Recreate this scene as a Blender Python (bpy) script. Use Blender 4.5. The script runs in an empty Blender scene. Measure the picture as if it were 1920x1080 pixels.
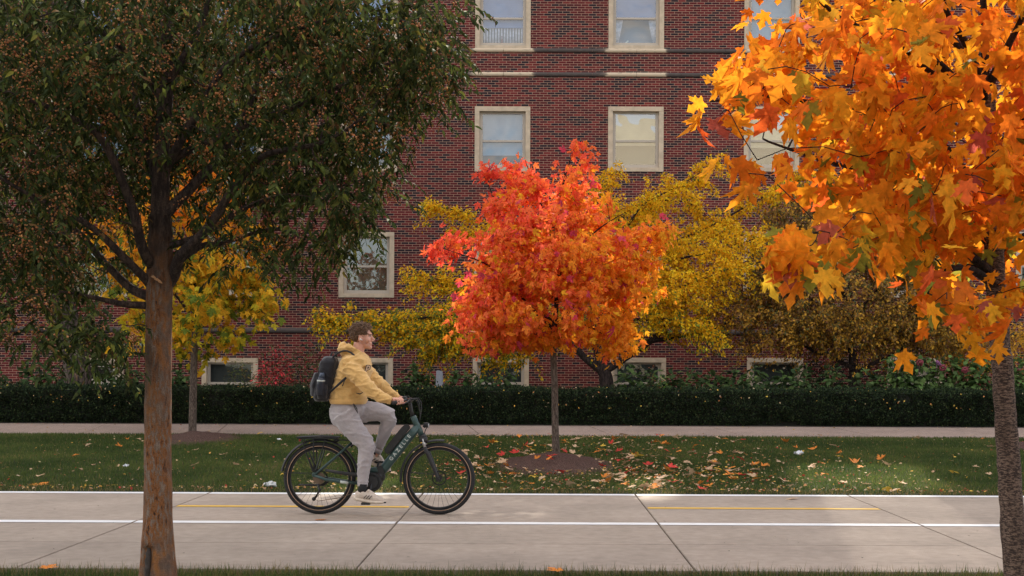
import bpy, math, random
import numpy as np
from mathutils import Vector, Matrix, noise
random.seed(7); rng = np.random.default_rng(7)
C = bpy.context.scene.collection
PI = math.pi

# ------------------------------------------------------------------ camera, sky, sun, exposure
F, CH, VX, VY, ROLL = 2400.0, 1.47, 1003.0, 690.0, 0.0045
cam = bpy.data.cameras.new('camera'); camo = bpy.data.objects.new('camera', cam); C.objects.link(camo)
cam.sensor_width = 36; cam.lens = F / 1920 * 36; cam.clip_start = 0.1; cam.clip_end = 3000
cam.shift_x = (960 - VX) / 1920; cam.shift_y = (VY - 540) / 1920
camo.location = (0, 0, CH)
camo.rotation_euler = (Matrix.Rotation(PI / 2, 4, 'X') @ Matrix.Rotation(ROLL, 4, 'Z')).to_euler()
bpy.context.scene.camera = camo
SUN_EL, SUN_DX = math.radians(35), 0.16          # the sun stands behind the brick building, a little to the right
w = bpy.data.worlds.new('World'); bpy.context.scene.world = w; w.use_nodes = True
nt = w.node_tree; nt.nodes.clear()
out = nt.nodes.new('ShaderNodeOutputWorld'); bg = nt.nodes.new('ShaderNodeBackground')
sky = nt.nodes.new('ShaderNodeTexSky'); sky.sky_type = 'NISHITA'; sky.sun_disc = False
sky.sun_elevation = SUN_EL; sky.sun_rotation = math.atan2(SUN_DX, 1)
tc = nt.nodes.new('ShaderNodeTexCoord'); mp = nt.nodes.new('ShaderNodeMapping'); mp.inputs['Scale'].default_value = (1, 1, 2.5)
nz = nt.nodes.new('ShaderNodeTexNoise'); nz.inputs['Scale'].default_value = 2.2; nz.inputs['Detail'].default_value = 6
cr = nt.nodes.new('ShaderNodeValToRGB'); cr.color_ramp.elements[0].position = .40; cr.color_ramp.elements[1].position = .62
mx = nt.nodes.new('ShaderNodeMix'); mx.data_type = 'RGBA'; mx.inputs['B'].default_value = (9.3, 8.5, 7.7, 1)
L = nt.links.new
L(tc.outputs['Generated'], mp.inputs['Vector']); L(mp.outputs[0], nz.inputs['Vector']); L(nz.outputs['Fac'], cr.inputs[0])
L(cr.outputs[0], mx.inputs['Factor']); L(sky.outputs[0], mx.inputs['A']); L(mx.outputs['Result'], bg.inputs['Color'])
bg.inputs['Strength'].default_value = 0.15; L(bg.outputs[0], out.inputs[0])
sl = bpy.data.lights.new('sun', 'SUN'); slo = bpy.data.objects.new('sun', sl); C.objects.link(slo)
sl.energy = 4.3; sl.angle = math.radians(1.0); sl.color = (1, .90, .76)
slo.rotation_euler = Vector((SUN_DX, 1, math.tan(SUN_EL) * math.hypot(1, SUN_DX))).to_track_quat('Z', 'Y').to_euler()
vs = bpy.context.scene.view_settings; vs.view_transform = 'Standard'; vs.look = 'None'; vs.gamma = 1; vs.exposure = 0.98
bpy.context.scene.cycles.max_bounces = 6
bpy.context.scene.cycles.transparent_max_bounces = 8

# ------------------------------------------------------------------ helpers
def P(px, py, D):
    dx, dy = px - VX, py - VY
    return Vector(((dx + ROLL * dy) * D / F, D, CH - (dy - ROLL * dx) * D / F))
def gz(D):                                        # height of the ground at distance D
    if D < 14.95: return 0.0
    if D < 24: return (D - 14.95) * .0243
    return min(.22 + (D - 24) * .03, .42)
def tag(o, label=None, cat=None, group=None, kind=None):
    if label: o['label'] = label
    if cat: o['category'] = cat
    if group: o['group'] = group
    if kind: o['kind'] = kind
    return o
def thing(name, label, cat, loc=(0, 0, 0), group=None):
    o = bpy.data.objects.new(name, None); C.objects.link(o); o.location = loc; o.empty_display_size = .1
    return tag(o, label, cat, group)
def link(name, me, m=None, parent=None, smooth=True):
    if m: me.materials.clear(); me.materials.append(m)
    if smooth and len(me.polygons): me.polygons.foreach_set('use_smooth', [True] * len(me.polygons))
    o = bpy.data.objects.new(name, me); C.objects.link(o)
    if parent:
        o.parent = parent
        pw = Matrix.Translation(parent.location)
        p = parent.parent
        while p: pw = Matrix.Translation(p.location) @ pw; p = p.parent
        me.transform(pw.inverted()) if not me.get('local') else None
    return o
class MB:
    def __init__(s): s.v = []; s.f = []
    def box(s, a, b):
        x0, y0, z0 = a; x1, y1, z1 = b; n = len(s.v)
        s.v += [(x0, y0, z0), (x1, y0, z0), (x1, y1, z0), (x0, y1, z0), (x0, y0, z1), (x1, y0, z1), (x1, y1, z1), (x0, y1, z1)]
        s.f += [tuple(n + i for i in q) for q in ((0, 3, 2, 1), (4, 5, 6, 7), (0, 1, 5, 4), (1, 2, 6, 5), (2, 3, 7, 6), (3, 0, 4, 7))]
        return s
    def quad(s, *p):
        n = len(s.v); s.v += [tuple(q) for q in p]; s.f.append(tuple(range(n, n + len(p)))); return s
    def tube(s, pts, rad, n=8, caps=True, fn=None, ell=None):
        pts = [Vector(p) for p in pts]; m = len(pts)
        if not hasattr(rad, '__len__'): rad = [rad] * m
        t0 = (pts[1] - pts[0]).normalized()
        u = t0.cross(Vector((0, 1, 0)) if abs(t0.y) < .9 else Vector((1, 0, 0))).normalized()
        base = len(s.v)
        for i in range(m):
            t = (pts[min(i + 1, m - 1)] - pts[max(i - 1, 0)]).normalized()
            u = (u - t * u.dot(t)).normalized(); vv = t.cross(u)
            for k in range(n):
                a = 2 * PI * k / n; r = rad[i]
                p = pts[i] + (u * math.cos(a) * (ell[0] if ell else 1) + vv * math.sin(a) * (ell[1] if ell else 1)) * r
                if fn: p = fn(p, i, k, pts[i])
                s.v.append(tuple(p))
        for i in range(m - 1):
            for k in range(n):
                a = base + i * n + k; b = base + i * n + (k + 1) % n
                s.f.append((a, b, b + n, a + n))
        if caps:
            s.f.append(tuple(base + k for k in range(n))[::-1]); s.f.append(tuple(base + (m - 1) * n + k for k in range(n)))
        return s
    def ell(s, c, r, rot=None, nu=14, nv=9):
        c = Vector(c); base = len(s.v)
        def T(p):
            p = Vector(p)
            if rot: p = rot @ p
            return tuple(c + p)
        s.v.append(T((0, 0, r[2])))
        for j in range(1, nv):
            ph = PI * j / nv
            for i in range(nu):
                th = 2 * PI * i / nu
                s.v.append(T((r[0] * math.sin(ph) * math.cos(th), r[1] * math.sin(ph) * math.sin(th), r[2] * math.cos(ph))))
        s.v.append(T((0, 0, -r[2]))); last = len(s.v) - 1
        for i in range(nu): s.f.append((base, base + 1 + i, base + 1 + (i + 1) % nu))
        for j in range(nv - 2):
            for i in range(nu):
                a = base + 1 + j * nu + i; b = base + 1 + j * nu + (i + 1) % nu
                s.f.append((a, a + nu, b + nu, b))
        o = base + 1 + (nv - 2) * nu
        for i in range(nu): s.f.append((o + (i + 1) % nu, o + i, last))
        return s
    def prism(s, poly, y0, y1):                      # poly in (x,z), extruded along y
        n = len(s.v); k = len(poly)
        s.v += [(x, y0, z) for x, z in poly] + [(x, y1, z) for x, z in poly]
        s.f.append(tuple(range(n, n + k))); s.f.append(tuple(range(n + 2 * k - 1, n + k - 1, -1)))
        for i in range(k):
            j = (i + 1) % k; s.f.append((n + j, n + i, n + k + i, n + k + j))
        return s
    def mesh(s, name):
        me = bpy.data.meshes.new(name); me.from_pydata(s.v, [], s.f); me.update(); return me
    def build(s, name, m, parent=None, smooth=False, bevel=0):
        me = s.mesh(name)
        import bmesh
        bm = bmesh.new(); bm.from_mesh(me); bmesh.ops.recalc_face_normals(bm, faces=bm.faces)
        if bevel: bmesh.ops.bevel(bm, geom=list(bm.edges), offset=bevel, segments=2, affect='EDGES', clamp_overlap=True)
        bm.to_mesh(me); bm.free()
        return link(name, me, m, parent, smooth)
    def organic(s, name, m, parent=None, voxel=.01, smooth=6, fn=None, fac=.5):   # melt the pieces into one continuous surface
        me = s.mesh(name + '_t'); o = bpy.data.objects.new('tmp', me); C.objects.link(o)
        r = o.modifiers.new('r', 'REMESH'); r.mode = 'VOXEL'; r.voxel_size = voxel
        if smooth:
            q = o.modifiers.new('s', 'SMOOTH'); q.iterations = smooth; q.factor = fac
        dg = bpy.context.evaluated_depsgraph_get(); dg.update()
        me2 = bpy.data.meshes.new_from_object(o.evaluated_get(dg)); me2.name = name
        bpy.data.objects.remove(o); bpy.data.meshes.remove(me)
        if fn:
            for v in me2.vertices: v.co = fn(v.co.copy(), v.normal.copy())
            me2.update()
        return link(name, me2, m, parent, True)

def np_mesh(name, V, Fc, k, col=None):               # V (N,3); Fc (M,k)
    me = bpy.data.meshes.new(name)
    me.vertices.add(len(V)); me.vertices.foreach_set('co', np.asarray(V, np.float32).ravel())
    M = len(Fc); me.loops.add(M * k); me.polygons.add(M)
    me.loops.foreach_set('vertex_index', np.asarray(Fc, np.int32).ravel())
    me.polygons.foreach_set('loop_start', np.arange(0, M * k, k, dtype=np.int32))
    try: me.polygons.foreach_set('loop_total', np.full(M, k, np.int32))
    except Exception: pass
    if col is not None:
        a = me.color_attributes.new('Col', 'FLOAT_COLOR', 'POINT')
        c4 = np.ones((len(V), 4), np.float32); c4[:, :3] = col; a.data.foreach_set('color', c4.ravel())
    me.update(calc_edges=True); return me
def unit(a): return a / np.maximum(np.linalg.norm(a, axis=1, keepdims=True), 1e-9)
def leaves(tv, tf, pos, tip, nrm, size, col, bend=None):
    """template verts (x = across, y = along to the tip, z = up off the blade)"""
    tv = np.asarray(tv, float); N = len(pos); K = len(tv)
    y = unit(np.asarray(tip, float)); z = np.asarray(nrm, float); x = unit(np.cross(y, z)); z = np.cross(x, y)
    R = np.stack([x, y, z], 2)                        # columns
    T = np.repeat(tv[None], N, 0)
    if bend is not None:                              # curl each blade differently
        T[:, :, 2] += bend[:, None] * (T[:, :, 1] ** 2) + (bend[:, None] * .8) * (T[:, :, 0] ** 2) * 2
    V = np.einsum('nij,nkj->nki', R, T) * np.asarray(size)[:, None, None] + np.asarray(pos)[:, None]
    tf = np.asarray(tf); Fc = (tf[None] + (np.arange(N) * K)[:, None, None]).reshape(-1, tf.shape[1])
    return V.reshape(-1, 3), Fc, np.repeat(col, K, 0)
# templates
LANCE = ([(0, 0, 0), (.17, .3, .05), (0, .35, 0), (-.17, .3, .05), (.13, .68, .02), (-.13, .68, .02), (0, 1, -.10)],
         [(0, 1, 2), (0, 2, 3), (2, 1, 4), (2, 5, 3), (2, 4, 6), (2, 6, 5)])
DIAM = ([(0, 0, 0), (.26, .5, .08), (0, 1, 0), (-.26, .5, .08)], [(0, 1, 2), (0, 2, 3)])
def maple_tpl():
    half = [(.06, .02), (.20, -.06), (.40, -.03), (.30, .12), (.36, .20), (.60, .24), (.52, .36), (.80, .62), (.58, .58), (.52, .66),
            (.34, .52), (.20, .48), (.24, .72), (.34, .78), (.16, .92), (0, 1.12)]
    half = [(x * .86, y) for x, y in half]
    pts = [(0, 0)] + half + [(-x, y) for x, y in half[-2::-1]]
    v = [(x, y, .10 * abs(x) + .03 * math.sin(9 * x + 5 * y) - .16 * max(0, y - .6)) for x, y in pts]; v.append((0, .30, -.02)); c = len(v) - 1
    return v, [(c, i, (i + 1) % c) for i in range(c)]
MAPLE = maple_tpl()
OVATE = ([(0, 0, 0), (.26, .22, .05), (.33, .48, .06), (.20, .8, .0), (0, 1, -.12), (-.20, .8, .0), (-.33, .48, .06), (-.26, .22, .05), (0, .5, -.02)],
         [(8, 0, 1), (8, 1, 2), (8, 2, 3), (8, 3, 4), (8, 4, 5), (8, 5, 6), (8, 6, 7), (8, 7, 0)])
def pick(pal, wts, N, jit=.15):
    p = np.asarray(pal, float); i = rng.choice(len(p), N, p=np.asarray(wts) / sum(wts)); c = p[i]
    return np.clip(c * (1 + rng.normal(0, jit, (N, 1))) * (1 + rng.normal(0, .05, (N, 3))), .002, .95)

# ------------------------------------------------------------------ materials
def nmat(name, rough=.7, spec=.3):
    m = bpy.data.materials.new(name); m.use_nodes = True; n = m.node_tree; b = n.nodes['Principled BSDF']
    b.inputs['Roughness'].default_value = rough; b.inputs['Specular IOR Level'].default_value = spec
    return m, n, b
def node(n, t, **k):
    x = n.nodes.new(t)
    for a, v in k.items():
        if a in x.inputs.keys(): x.inputs[a].default_value = v
        else: setattr(x, a, v)
    return x
def ramp(n, fac, stops):
    r = n.nodes.new('ShaderNodeValToRGB'); e = r.color_ramp.elements
    while len(e) < len(stops): e.new(.5)
    for i, (p, c) in enumerate(stops): e[i].position = p; e[i].color = (*c, 1) if len(c) == 3 else c
    n.links.new(fac, r.inputs[0]); return r.outputs[0]
def mixc(n, fac, a, b, bt='MIX'):
    m = n.nodes.new('ShaderNodeMix'); m.data_type = 'RGBA'; m.blend_type = bt
    for key, v in (('Factor', fac), ('A', a), ('B', b)):
        if isinstance(v, (tuple, float, int)): m.inputs[key].default_value = v if not isinstance(v, tuple) else (*v, 1)
        else: n.links.new(v, m.inputs[key])
    return m.outputs['Result']
def noisef(n, scale, detail=4, vec=None, rough=.55, sc=(1, 1, 1)):
    tc = n.nodes.new('ShaderNodeTexCoord'); mp = n.nodes.new('ShaderNodeMapping'); mp.inputs['Scale'].default_value = sc
    n.links.new(tc.outputs['Object'], mp.inputs[0])
    x = node(n, 'ShaderNodeTexNoise', Scale=scale, Detail=detail, Roughness=rough); n.links.new(mp.outputs[0], x.inputs['Vector']); return x.outputs['Fac']
def bump(n, b, h, st=.3, dist=.01):
    x = node(n, 'ShaderNodeBump', Strength=st, Distance=dist); n.links.new(h, x.inputs['Height']); n.links.new(x.outputs[0], b.inputs['Normal'])
def plain(name, col, rough=.6, metal=0, spec=.4, var=.12, scale=30, bmp=0):
    m, n, b = nmat(name, rough, spec); b.inputs['Metallic'].default_value = metal
    f = noisef(n, scale)
    c = ramp(n, f, [(.3, tuple(x * (1 - var) for x in col)), (.7, tuple(min(1, x * (1 + var)) for x in col))])
    n.links.new(c, b.inputs['Base Color'])
    if bmp: bump(n, b, f, bmp, .003)
    return m
def leafmat(name, trans=.35, rough=.45, spec=.35):
    m, n, b = nmat(name, rough, spec)
    a = n.nodes.new('ShaderNodeAttribute'); a.attribute_name = 'Col'
    f = noisef(n, 38, 3); c = mixc(n, 1.0, a.outputs['Color'], ramp(n, f, [(.3, (.72, .72, .72)), (.7, (1.18, 1.15, 1.1))]), 'MULTIPLY')
    n.links.new(c, b.inputs['Base Color'])
    t = n.nodes.new('ShaderNodeBsdfTranslucent'); n.links.new(c, t.inputs['Color'])
    s = n.nodes.new('ShaderNodeMixShader'); s.inputs[0].default_value = trans
    n.links.new(b.outputs[0], s.inputs[1]); n.links.new(t.outputs[0], s.inputs[2]); n.links.new(s.outputs[0], n.nodes['Material Output'].inputs[0])
    return m
M_leaf = leafmat('leaf_maple', .5, .68, .1); M_gleaf = leafmat('leaf_glossy', .22, .7, .06); M_grass = leafmat('grass_blade', .5, .6, .15)
M_dull = leafmat('leaf_dull', .2, .7, .1)

def bark(name, base, patch, ridge, scale=1.0, pf=.52, vert=True):
    m, n, b = nmat(name, .85, .15)
    f1 = noisef(n, 9 * scale, 6, sc=(1, 1, .35)); f2 = noisef(n, 38 * scale, 5, sc=(1, 1, .22 if vert else 3.0)); f3 = noisef(n, 120 * scale, 3)
    c = ramp(n, f1, [(.36, base), (pf, tuple((x + y) / 2 for x, y in zip(base, patch))), (.66, patch)])
    c = mixc(n, ramp(n, f2, [(.44, (1, 1, 1)), (.56, (0, 0, 0))]), c, ridge)
    c = mixc(n, .35, c, ramp(n, f3, [(.35, (.2, .2, .2)), (.65, (1.6, 1.6, 1.6))]), 'MULTIPLY')
    n.links.new(c, b.inputs['Base Color'])
    add = node(n, 'ShaderNodeMath', operation='ADD'); n.links.new(f2, add.inputs[0]); n.links.new(f3, add.inputs[1])
    bump(n, b, add.outputs[0], .8, .02); return m
M_barkL = bark('bark_flaky', (.15, .105, .085), (.42, .15, .045), (.22, .16, .125), 1.0, .48)
M_barkL, n, b = nmat('bark_flaky', .85, .15)
f1 = noisef(n, 5, 5, sc=(1, 1, .3)); f2 = noisef(n, 46, 6, rough=.66, sc=(1, 1, .30)); f3 = noisef(n, 150, 3); f5 = noisef(n, 13, 5, sc=(1, 1, .6))
strip_ = ramp(n, f2, [(.36, (.07, .045, .034)), (.42, (.32, .13, .055)), (.49, (.40, .17, .065)), (.53, (.27, .185, .14)), (.62, (.38, .29, .23))])
flat_ = ramp(n, f5, [(.38, (.16, .12, .10)), (.50, (.26, .16, .11)), (.60, (.42, .18, .065))])
c = mixc(n, ramp(n, f1, [(.42, (0, 0, 0)), (.60, (.9, .9, .9))]), strip_, flat_); c = mixc(n, .4, c, ramp(n, f3, [(.35, (.45, .45, .45)), (.65, (1.4, 1.4, 1.4))]), 'MULTIPLY')
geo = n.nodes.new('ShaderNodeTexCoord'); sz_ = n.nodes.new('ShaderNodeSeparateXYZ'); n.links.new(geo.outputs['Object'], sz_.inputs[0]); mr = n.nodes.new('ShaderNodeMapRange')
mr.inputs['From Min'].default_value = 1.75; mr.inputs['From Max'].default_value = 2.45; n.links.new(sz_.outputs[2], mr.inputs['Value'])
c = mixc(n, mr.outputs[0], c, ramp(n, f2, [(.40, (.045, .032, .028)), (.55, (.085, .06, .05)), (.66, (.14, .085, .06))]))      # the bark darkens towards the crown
n.links.new(c, b.inputs['Base Color']); ad = node(n, 'ShaderNodeMath', operation='MULTIPLY_ADD'); ad.inputs[1].default_value = 2.0; n.links.new(f2, ad.inputs[0]); n.links.new(f3, ad.inputs[2]); bump(n, b, ad.outputs[0], 1.0, .022)
M_barkL2 = bark('bark_limb', (.075, .055, .048), (.115, .075, .058), (.045, .033, .03))
M_barkR = bark('bark_speckled', (.17, .115, .09), (.27, .19, .15), (.06, .042, .038), 1.3, .5, False)
M_barkD = bark('bark_dark', (.035, .026, .024), (.06, .042, .036), (.02, .015, .014))
M_barkM = bark('bark_young', (.16, .125, .10), (.20, .15, .12), (.075, .055, .045), 2.0)
M_barkO = bark('bark_ridged', (.10, .075, .062), (.13, .10, .08), (.035, .026, .023), .8)

# brick
M_brick, n, b = nmat('brick_wall', .85, .2)
tcb = n.nodes.new('ShaderNodeTexCoord'); sp = n.nodes.new('ShaderNodeSeparateXYZ'); cb = n.nodes.new('ShaderNodeCombineXYZ')
n.links.new(tcb.outputs['Object'], sp.inputs[0]); n.links.new(sp.outputs[0], cb.inputs[0]); n.links.new(sp.outputs[2], cb.inputs[1])
bt = n.nodes.new('ShaderNodeTexBrick'); n.links.new(cb.outputs[0], bt.inputs['Vector'])
bt.offset = .5; bt.squash = 1
for k, v in (('Scale', 1.0), ('Mortar Size', .0058), ('Mortar Smooth', .1), ('Bias', 0.0), ('Brick Width', .2122), ('Row Height', .0679)): bt.inputs[k].default_value = v
bt.inputs['Color1'].default_value = (0, 0, 0, 1); bt.inputs['Color2'].default_value = (1, 1, 1, 1); bt.inputs['Mortar'].default_value = (.5, .5, .5, 1)
bc = ramp(n, bt.outputs['Color'], [(0, (.018, .013, .020)), (.22, (.030, .015, .021)), (.32, (.080, .012, .016)), (.6, (.110, .014, .017)), (.85, (.14, .018, .020)), (1, (.19, .028, .027))])
f = noisef(n, 45, 4); bc = mixc(n, .5, bc, ramp(n, f, [(.3, (.55, .55, .6)), (.7, (1.35, 1.3, 1.25))]), 'MULTIPLY')
f = noisef(n, .45, 4); bc = mixc(n, .6, bc, ramp(n, f, [(.35, (.78, .78, .8)), (.65, (1.15, 1.12, 1.1))]), 'MULTIPLY')
bc = mixc(n, bt.outputs['Fac'], bc, (.38, .25, .18)); n.links.new(bc, b.inputs['Base Color'])
inv = node(n, 'ShaderNodeMath', operation='SUBTRACT'); inv.inputs[0].default_value = 1; n.links.new(bt.outputs['Fac'], inv.inputs[1]); bump(n, b, inv.outputs[0], .5, .006)

M_stone = plain('limestone', (.52, .42, .305), .8, var=.16, scale=6, bmp=.2)
# string course: weathered black between the windows, pale under them
M_band, n, b = nmat('weathered_stone', .85, .2)
a = n.nodes.new('ShaderNodeAttribute'); a.attribute_name = 'Col'; f = noisef(n, 7, 5, sc=(1, 1, 4))
d = node(n, 'ShaderNodeMath', operation='ADD'); n.links.new(a.outputs['Fac'], d.inputs[0]); n.links.new(f, d.inputs[1])
n.links.new(ramp(n, d.outputs[0], [(.55, (.085, .07, .065)), (.8, (.15, .12, .10)), (1.15, (.42, .34, .25)), (1.5, (.58, .47, .34))]), b.inputs['Base Color']); bump(n, b, f, .3, .01)
M_frame = plain('window_paint', (.46, .40, .33), .5, var=.05)
M_dark = plain('dark_interior', (.02, .022, .024), .9)
M_blind = {}
for nm, c in (('blind_blue', (.08, .17, .38)), ('blind_grey', (.17, .26, .38)), ('blind_cream', (.42, .38, .28)), ('blind_green', (.085, .09, .07)), ('screen_dark', (.05, .052, .05))):
    m, n, b = nmat(nm, .7, .2)
    wv = node(n, 'ShaderNodeTexWave', Scale=6.0, Distortion=.0); wv.bands_direction = 'Z'
    t = n.nodes.new('ShaderNodeTexCoord'); n.links.new(t.outputs['Object'], wv.inputs['Vector'])
    cc = ramp(n, wv.outputs['Fac'], [(0, tuple(x * .96 for x in c)), (1, c)])
    f = noisef(n, 1.6, 3); cc = mixc(n, .6, cc, ramp(n, f, [(.35, (.75, .78, .8)), (.65, (1.2, 1.2, 1.15))]), 'MULTIPLY')
    n.links.new(cc, b.inputs['Base Color']); M_blind[nm] = m
M_glass = bpy.data.materials.new('window_glass'); M_glass.use_nodes = True; n = M_glass.node_tree; n.nodes.clear()
o_ = n.nodes.new('ShaderNodeOutputMaterial'); g = n.nodes.new('ShaderNodeBsdfGlossy'); g.inputs['Roughness'].default_value = .015
t_ = n.nodes.new('ShaderNodeBsdfTransparent'); t_.inputs[0].default_value = (.86, .9, .9, 1); ms = n.nodes.new('ShaderNodeMixShader'); ms.inputs[0].default_value = .12
bp = node(n, 'ShaderNodeBump', Strength=.12, Distance=.05); n.links.new(noisef(n, 2.3, 1), bp.inputs['Height']); n.links.new(bp.outputs[0], g.inputs['Normal'])
n.links.new(t_.outputs[0], ms.inputs[1]); n.links.new(g.outputs[0], ms.inputs[2]); n.links.new(ms.outputs[0], o_.inputs[0])

M_glass3 = M_glass.copy(); M_glass3.name = 'wavy_glass'
for x in M_glass3.node_tree.nodes:
    if x.type == 'MIX_SHADER': x.inputs[0].default_value = .24
    if x.type == 'BUMP': x.inputs['Strength'].default_value = .12
    if x.type == 'TEX_NOISE': x.inputs['Scale'].default_value = 1.6
M_glass2 = M_glass.copy(); M_glass2.name = 'basement_glass'; [setattr(x.inputs[0], 'default_value', .06) for x in M_glass2.node_tree.nodes if x.type == 'MIX_SHADER']
def concrete(name, col, agg=False):
    m, n, b = nmat(name, .85, .25)
    f1 = noisef(n, .9, 5); f2 = noisef(n, 9, 6); f3 = noisef(n, 260 if not agg else 90, 2)
    c = ramp(n, f1, [(.3, tuple(x * .82 for x in col)), (.7, tuple(x * 1.1 for x in col))])
    c = mixc(n, .85, c, ramp(n, f2, [(.3, (.82, .81, .80)), (.7, (1.1, 1.1, 1.1))]), 'MULTIPLY')
    lo, hi = ((.45, .42, .4), (1.5, 1.45, 1.4)) if agg else ((.8, .8, .8), (1.15, 1.15, 1.15))
    c = mixc(n, .8, c, ramp(n, f3, [(.35, lo), (.65, hi)]), 'MULTIPLY')
    f4 = noisef(n, 2.5, 6, rough=.75, sc=(.35, 1.3, 1)); c = mixc(n, ramp(n, f4, [(.57, (0, 0, 0)), (.74, (.5, .5, .5))]), c, tuple(x * .6 for x in col))
    n.links.new(c, b.inputs['Base Color']); bump(n, b, f3, .25, .003); return m
M_path = concrete('path_concrete', (.345, .285, .232)); M_walk = concrete('exposed_aggregate', (.30, .235, .20), True)
M_joint = plain('joint_dirt', (.03, .024, .02), .95)
M_road = plain('asphalt', (.06, .06, .06), .9, var=.3, scale=80)
def paint(name, col):
    m, n, b = nmat(name, .6, .3); f = noisef(n, 14, 6, rough=.7, sc=(.3, 1, 1))
    n.links.new(mixc(n, ramp(n, f, [(.55, (0, 0, 0)), (.76, (.85, .85, .85))]), col, (.36, .31, .26)), b.inputs['Base Color']); return m
M_white = paint('road_paint_white', (.72, .72, .72)); M_yellow = paint('road_paint_yellow', (.66, .40, .06))
M_soil, n, b = nmat('soil_grass', .95, .1)
f = noisef(n, 1.1, 5); f2 = noisef(n, 30, 5)
c = mixc(n, ramp(n, f2, [(.4, (0, 0, 0)), (.62, (1, 1, 1))]), ramp(n, f, [(.3, (.018, .030, .012)), (.7, (.03, .045, .018))]), (.05, .045, .025)); n.links.new(c, b.inputs['Base Color']); bump(n, b, f2, .6, .03)
M_bed = plain('bed_soil', (.035, .026, .02), .95, var=.4, scale=25, bmp=.5)
M_mulch, n, b = nmat('mulch', .95, .1)
f = noisef(n, 60, 6, rough=.7); n.links.new(ramp(n, f, [(.33, (.025, .015, .013)), (.52, (.10, .06, .05)), (.7, (.26, .17, .13))]), b.inputs['Base Color']); bump(n, b, f, 1.0, .03)

# ------------------------------------------------------------------ ground, path, walks, road
def sheet(name, pts, m, kind='structure'):
    o = MB().quad(*pts).build(name, m); tag(o, kind=kind); return o
XW = 60
def strip(name, rows, m, x0=-XW, x1=XW, nx=60):
    V = []; Fc = []
    xs = np.linspace(x0, x1, nx + 1)
    for (y, z) in rows: V += [(x, y, z) for x in xs]
    for j in range(len(rows) - 1):
        for i in range(nx): a = j * (nx + 1) + i; Fc.append((a, a + 1, a + nx + 2, a + nx + 1))
    me = bpy.data.meshes.new(name); me.from_pydata(V, [], Fc); o = link(name, me, m, smooth=False); tag(o, kind='structure'); return o
strip('ground', [(-800, -.16), (-60, -.16), (-6.5, -.16), (5.1, -.16), (5.2, -.03), (9.28, -.03), (9.35, -.05), (14.9, -.05), (14.95, -.012), (23.6, .196), (23.65, .17), (26.0, .245), (26.05, .27), (30, .40), (36.5, .42), (60, .42), (800, .42)], M_soil, -800, 800, 80)
strip('road', [(-6.4, -.12), (4.95, -.12)], M_road)
mk = MB(); mk.box((-XW, 4.95, -.3), (XW, 5.12, .0)); tag(mk.build('kerb', M_path, bevel=.01), kind='structure')
# cycle path in separate concrete slabs
JX = [-1.30 + 2.475 * k for k in range(-9, 11)]
pm = MB()
for i in range(len(JX) - 1):
    x0, x1 = JX[i] + .006, JX[i + 1] - .006
    for (ya, yb) in ((9.30, 10.688), (10.694, 14.97)): pm.box((x0, ya, -.12), (x1, yb, 0))
tag(pm.build('cycle_path', M_path, bevel=.004), kind='structure')
strip('path_joint', [(9.31, -.10), (14.96, -.10)], M_joint, -22, 22)
for nm, D, wd in (('edge_line', 14.85, .17), ('lane_line', 12.09, .17)):
    q = MB()
    for i in range(len(JX) - 1): q.quad((JX[i] + .012, D - wd / 2, .004), (JX[i + 1] - .012, D - wd / 2, .004), (JX[i + 1] - .012, D + wd / 2, .004), (JX[i] + .012, D + wd / 2, .004))
    tag(q.build(nm, M_white), kind='structure')
q = MB()
for i in range(len(JX) - 1):
    if (i % 2 == 0) == (JX.index(-1.30) % 2 == 1):
        q.quad((JX[i] + .02, 13.40, .004), (JX[i + 1] - .02, 13.40, .004), (JX[i + 1] - .02, 13.53, .004), (JX[i] + .02, 13.53, .004))
tag(q.build('dashed_centre_line', M_yellow), kind='structure')
# footpath in front of the hedge
wm = MB(); xx = -22.0
for k in range(18):
    x0 = -21.4 + k * 2.45 + .75
    n0 = len(wm.v); wm.box((x0 + .006, 23.6, 0), (x0 + 2.444, 26.0, 0))
    for j in range(n0, n0 + 8): x, y, z = wm.v[j]; top = j >= n0 + 4; wm.v[j] = (x - (y - 24) * .15, y, (.235 + (y - 24) * .032) - (0 if top else .12))
tag(wm.build('footpath', M_walk, bevel=.004), kind='structure')
strip('planting_bed', [(26.02, .30), (30, .43), (36.45, .45)], M_bed)

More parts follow.
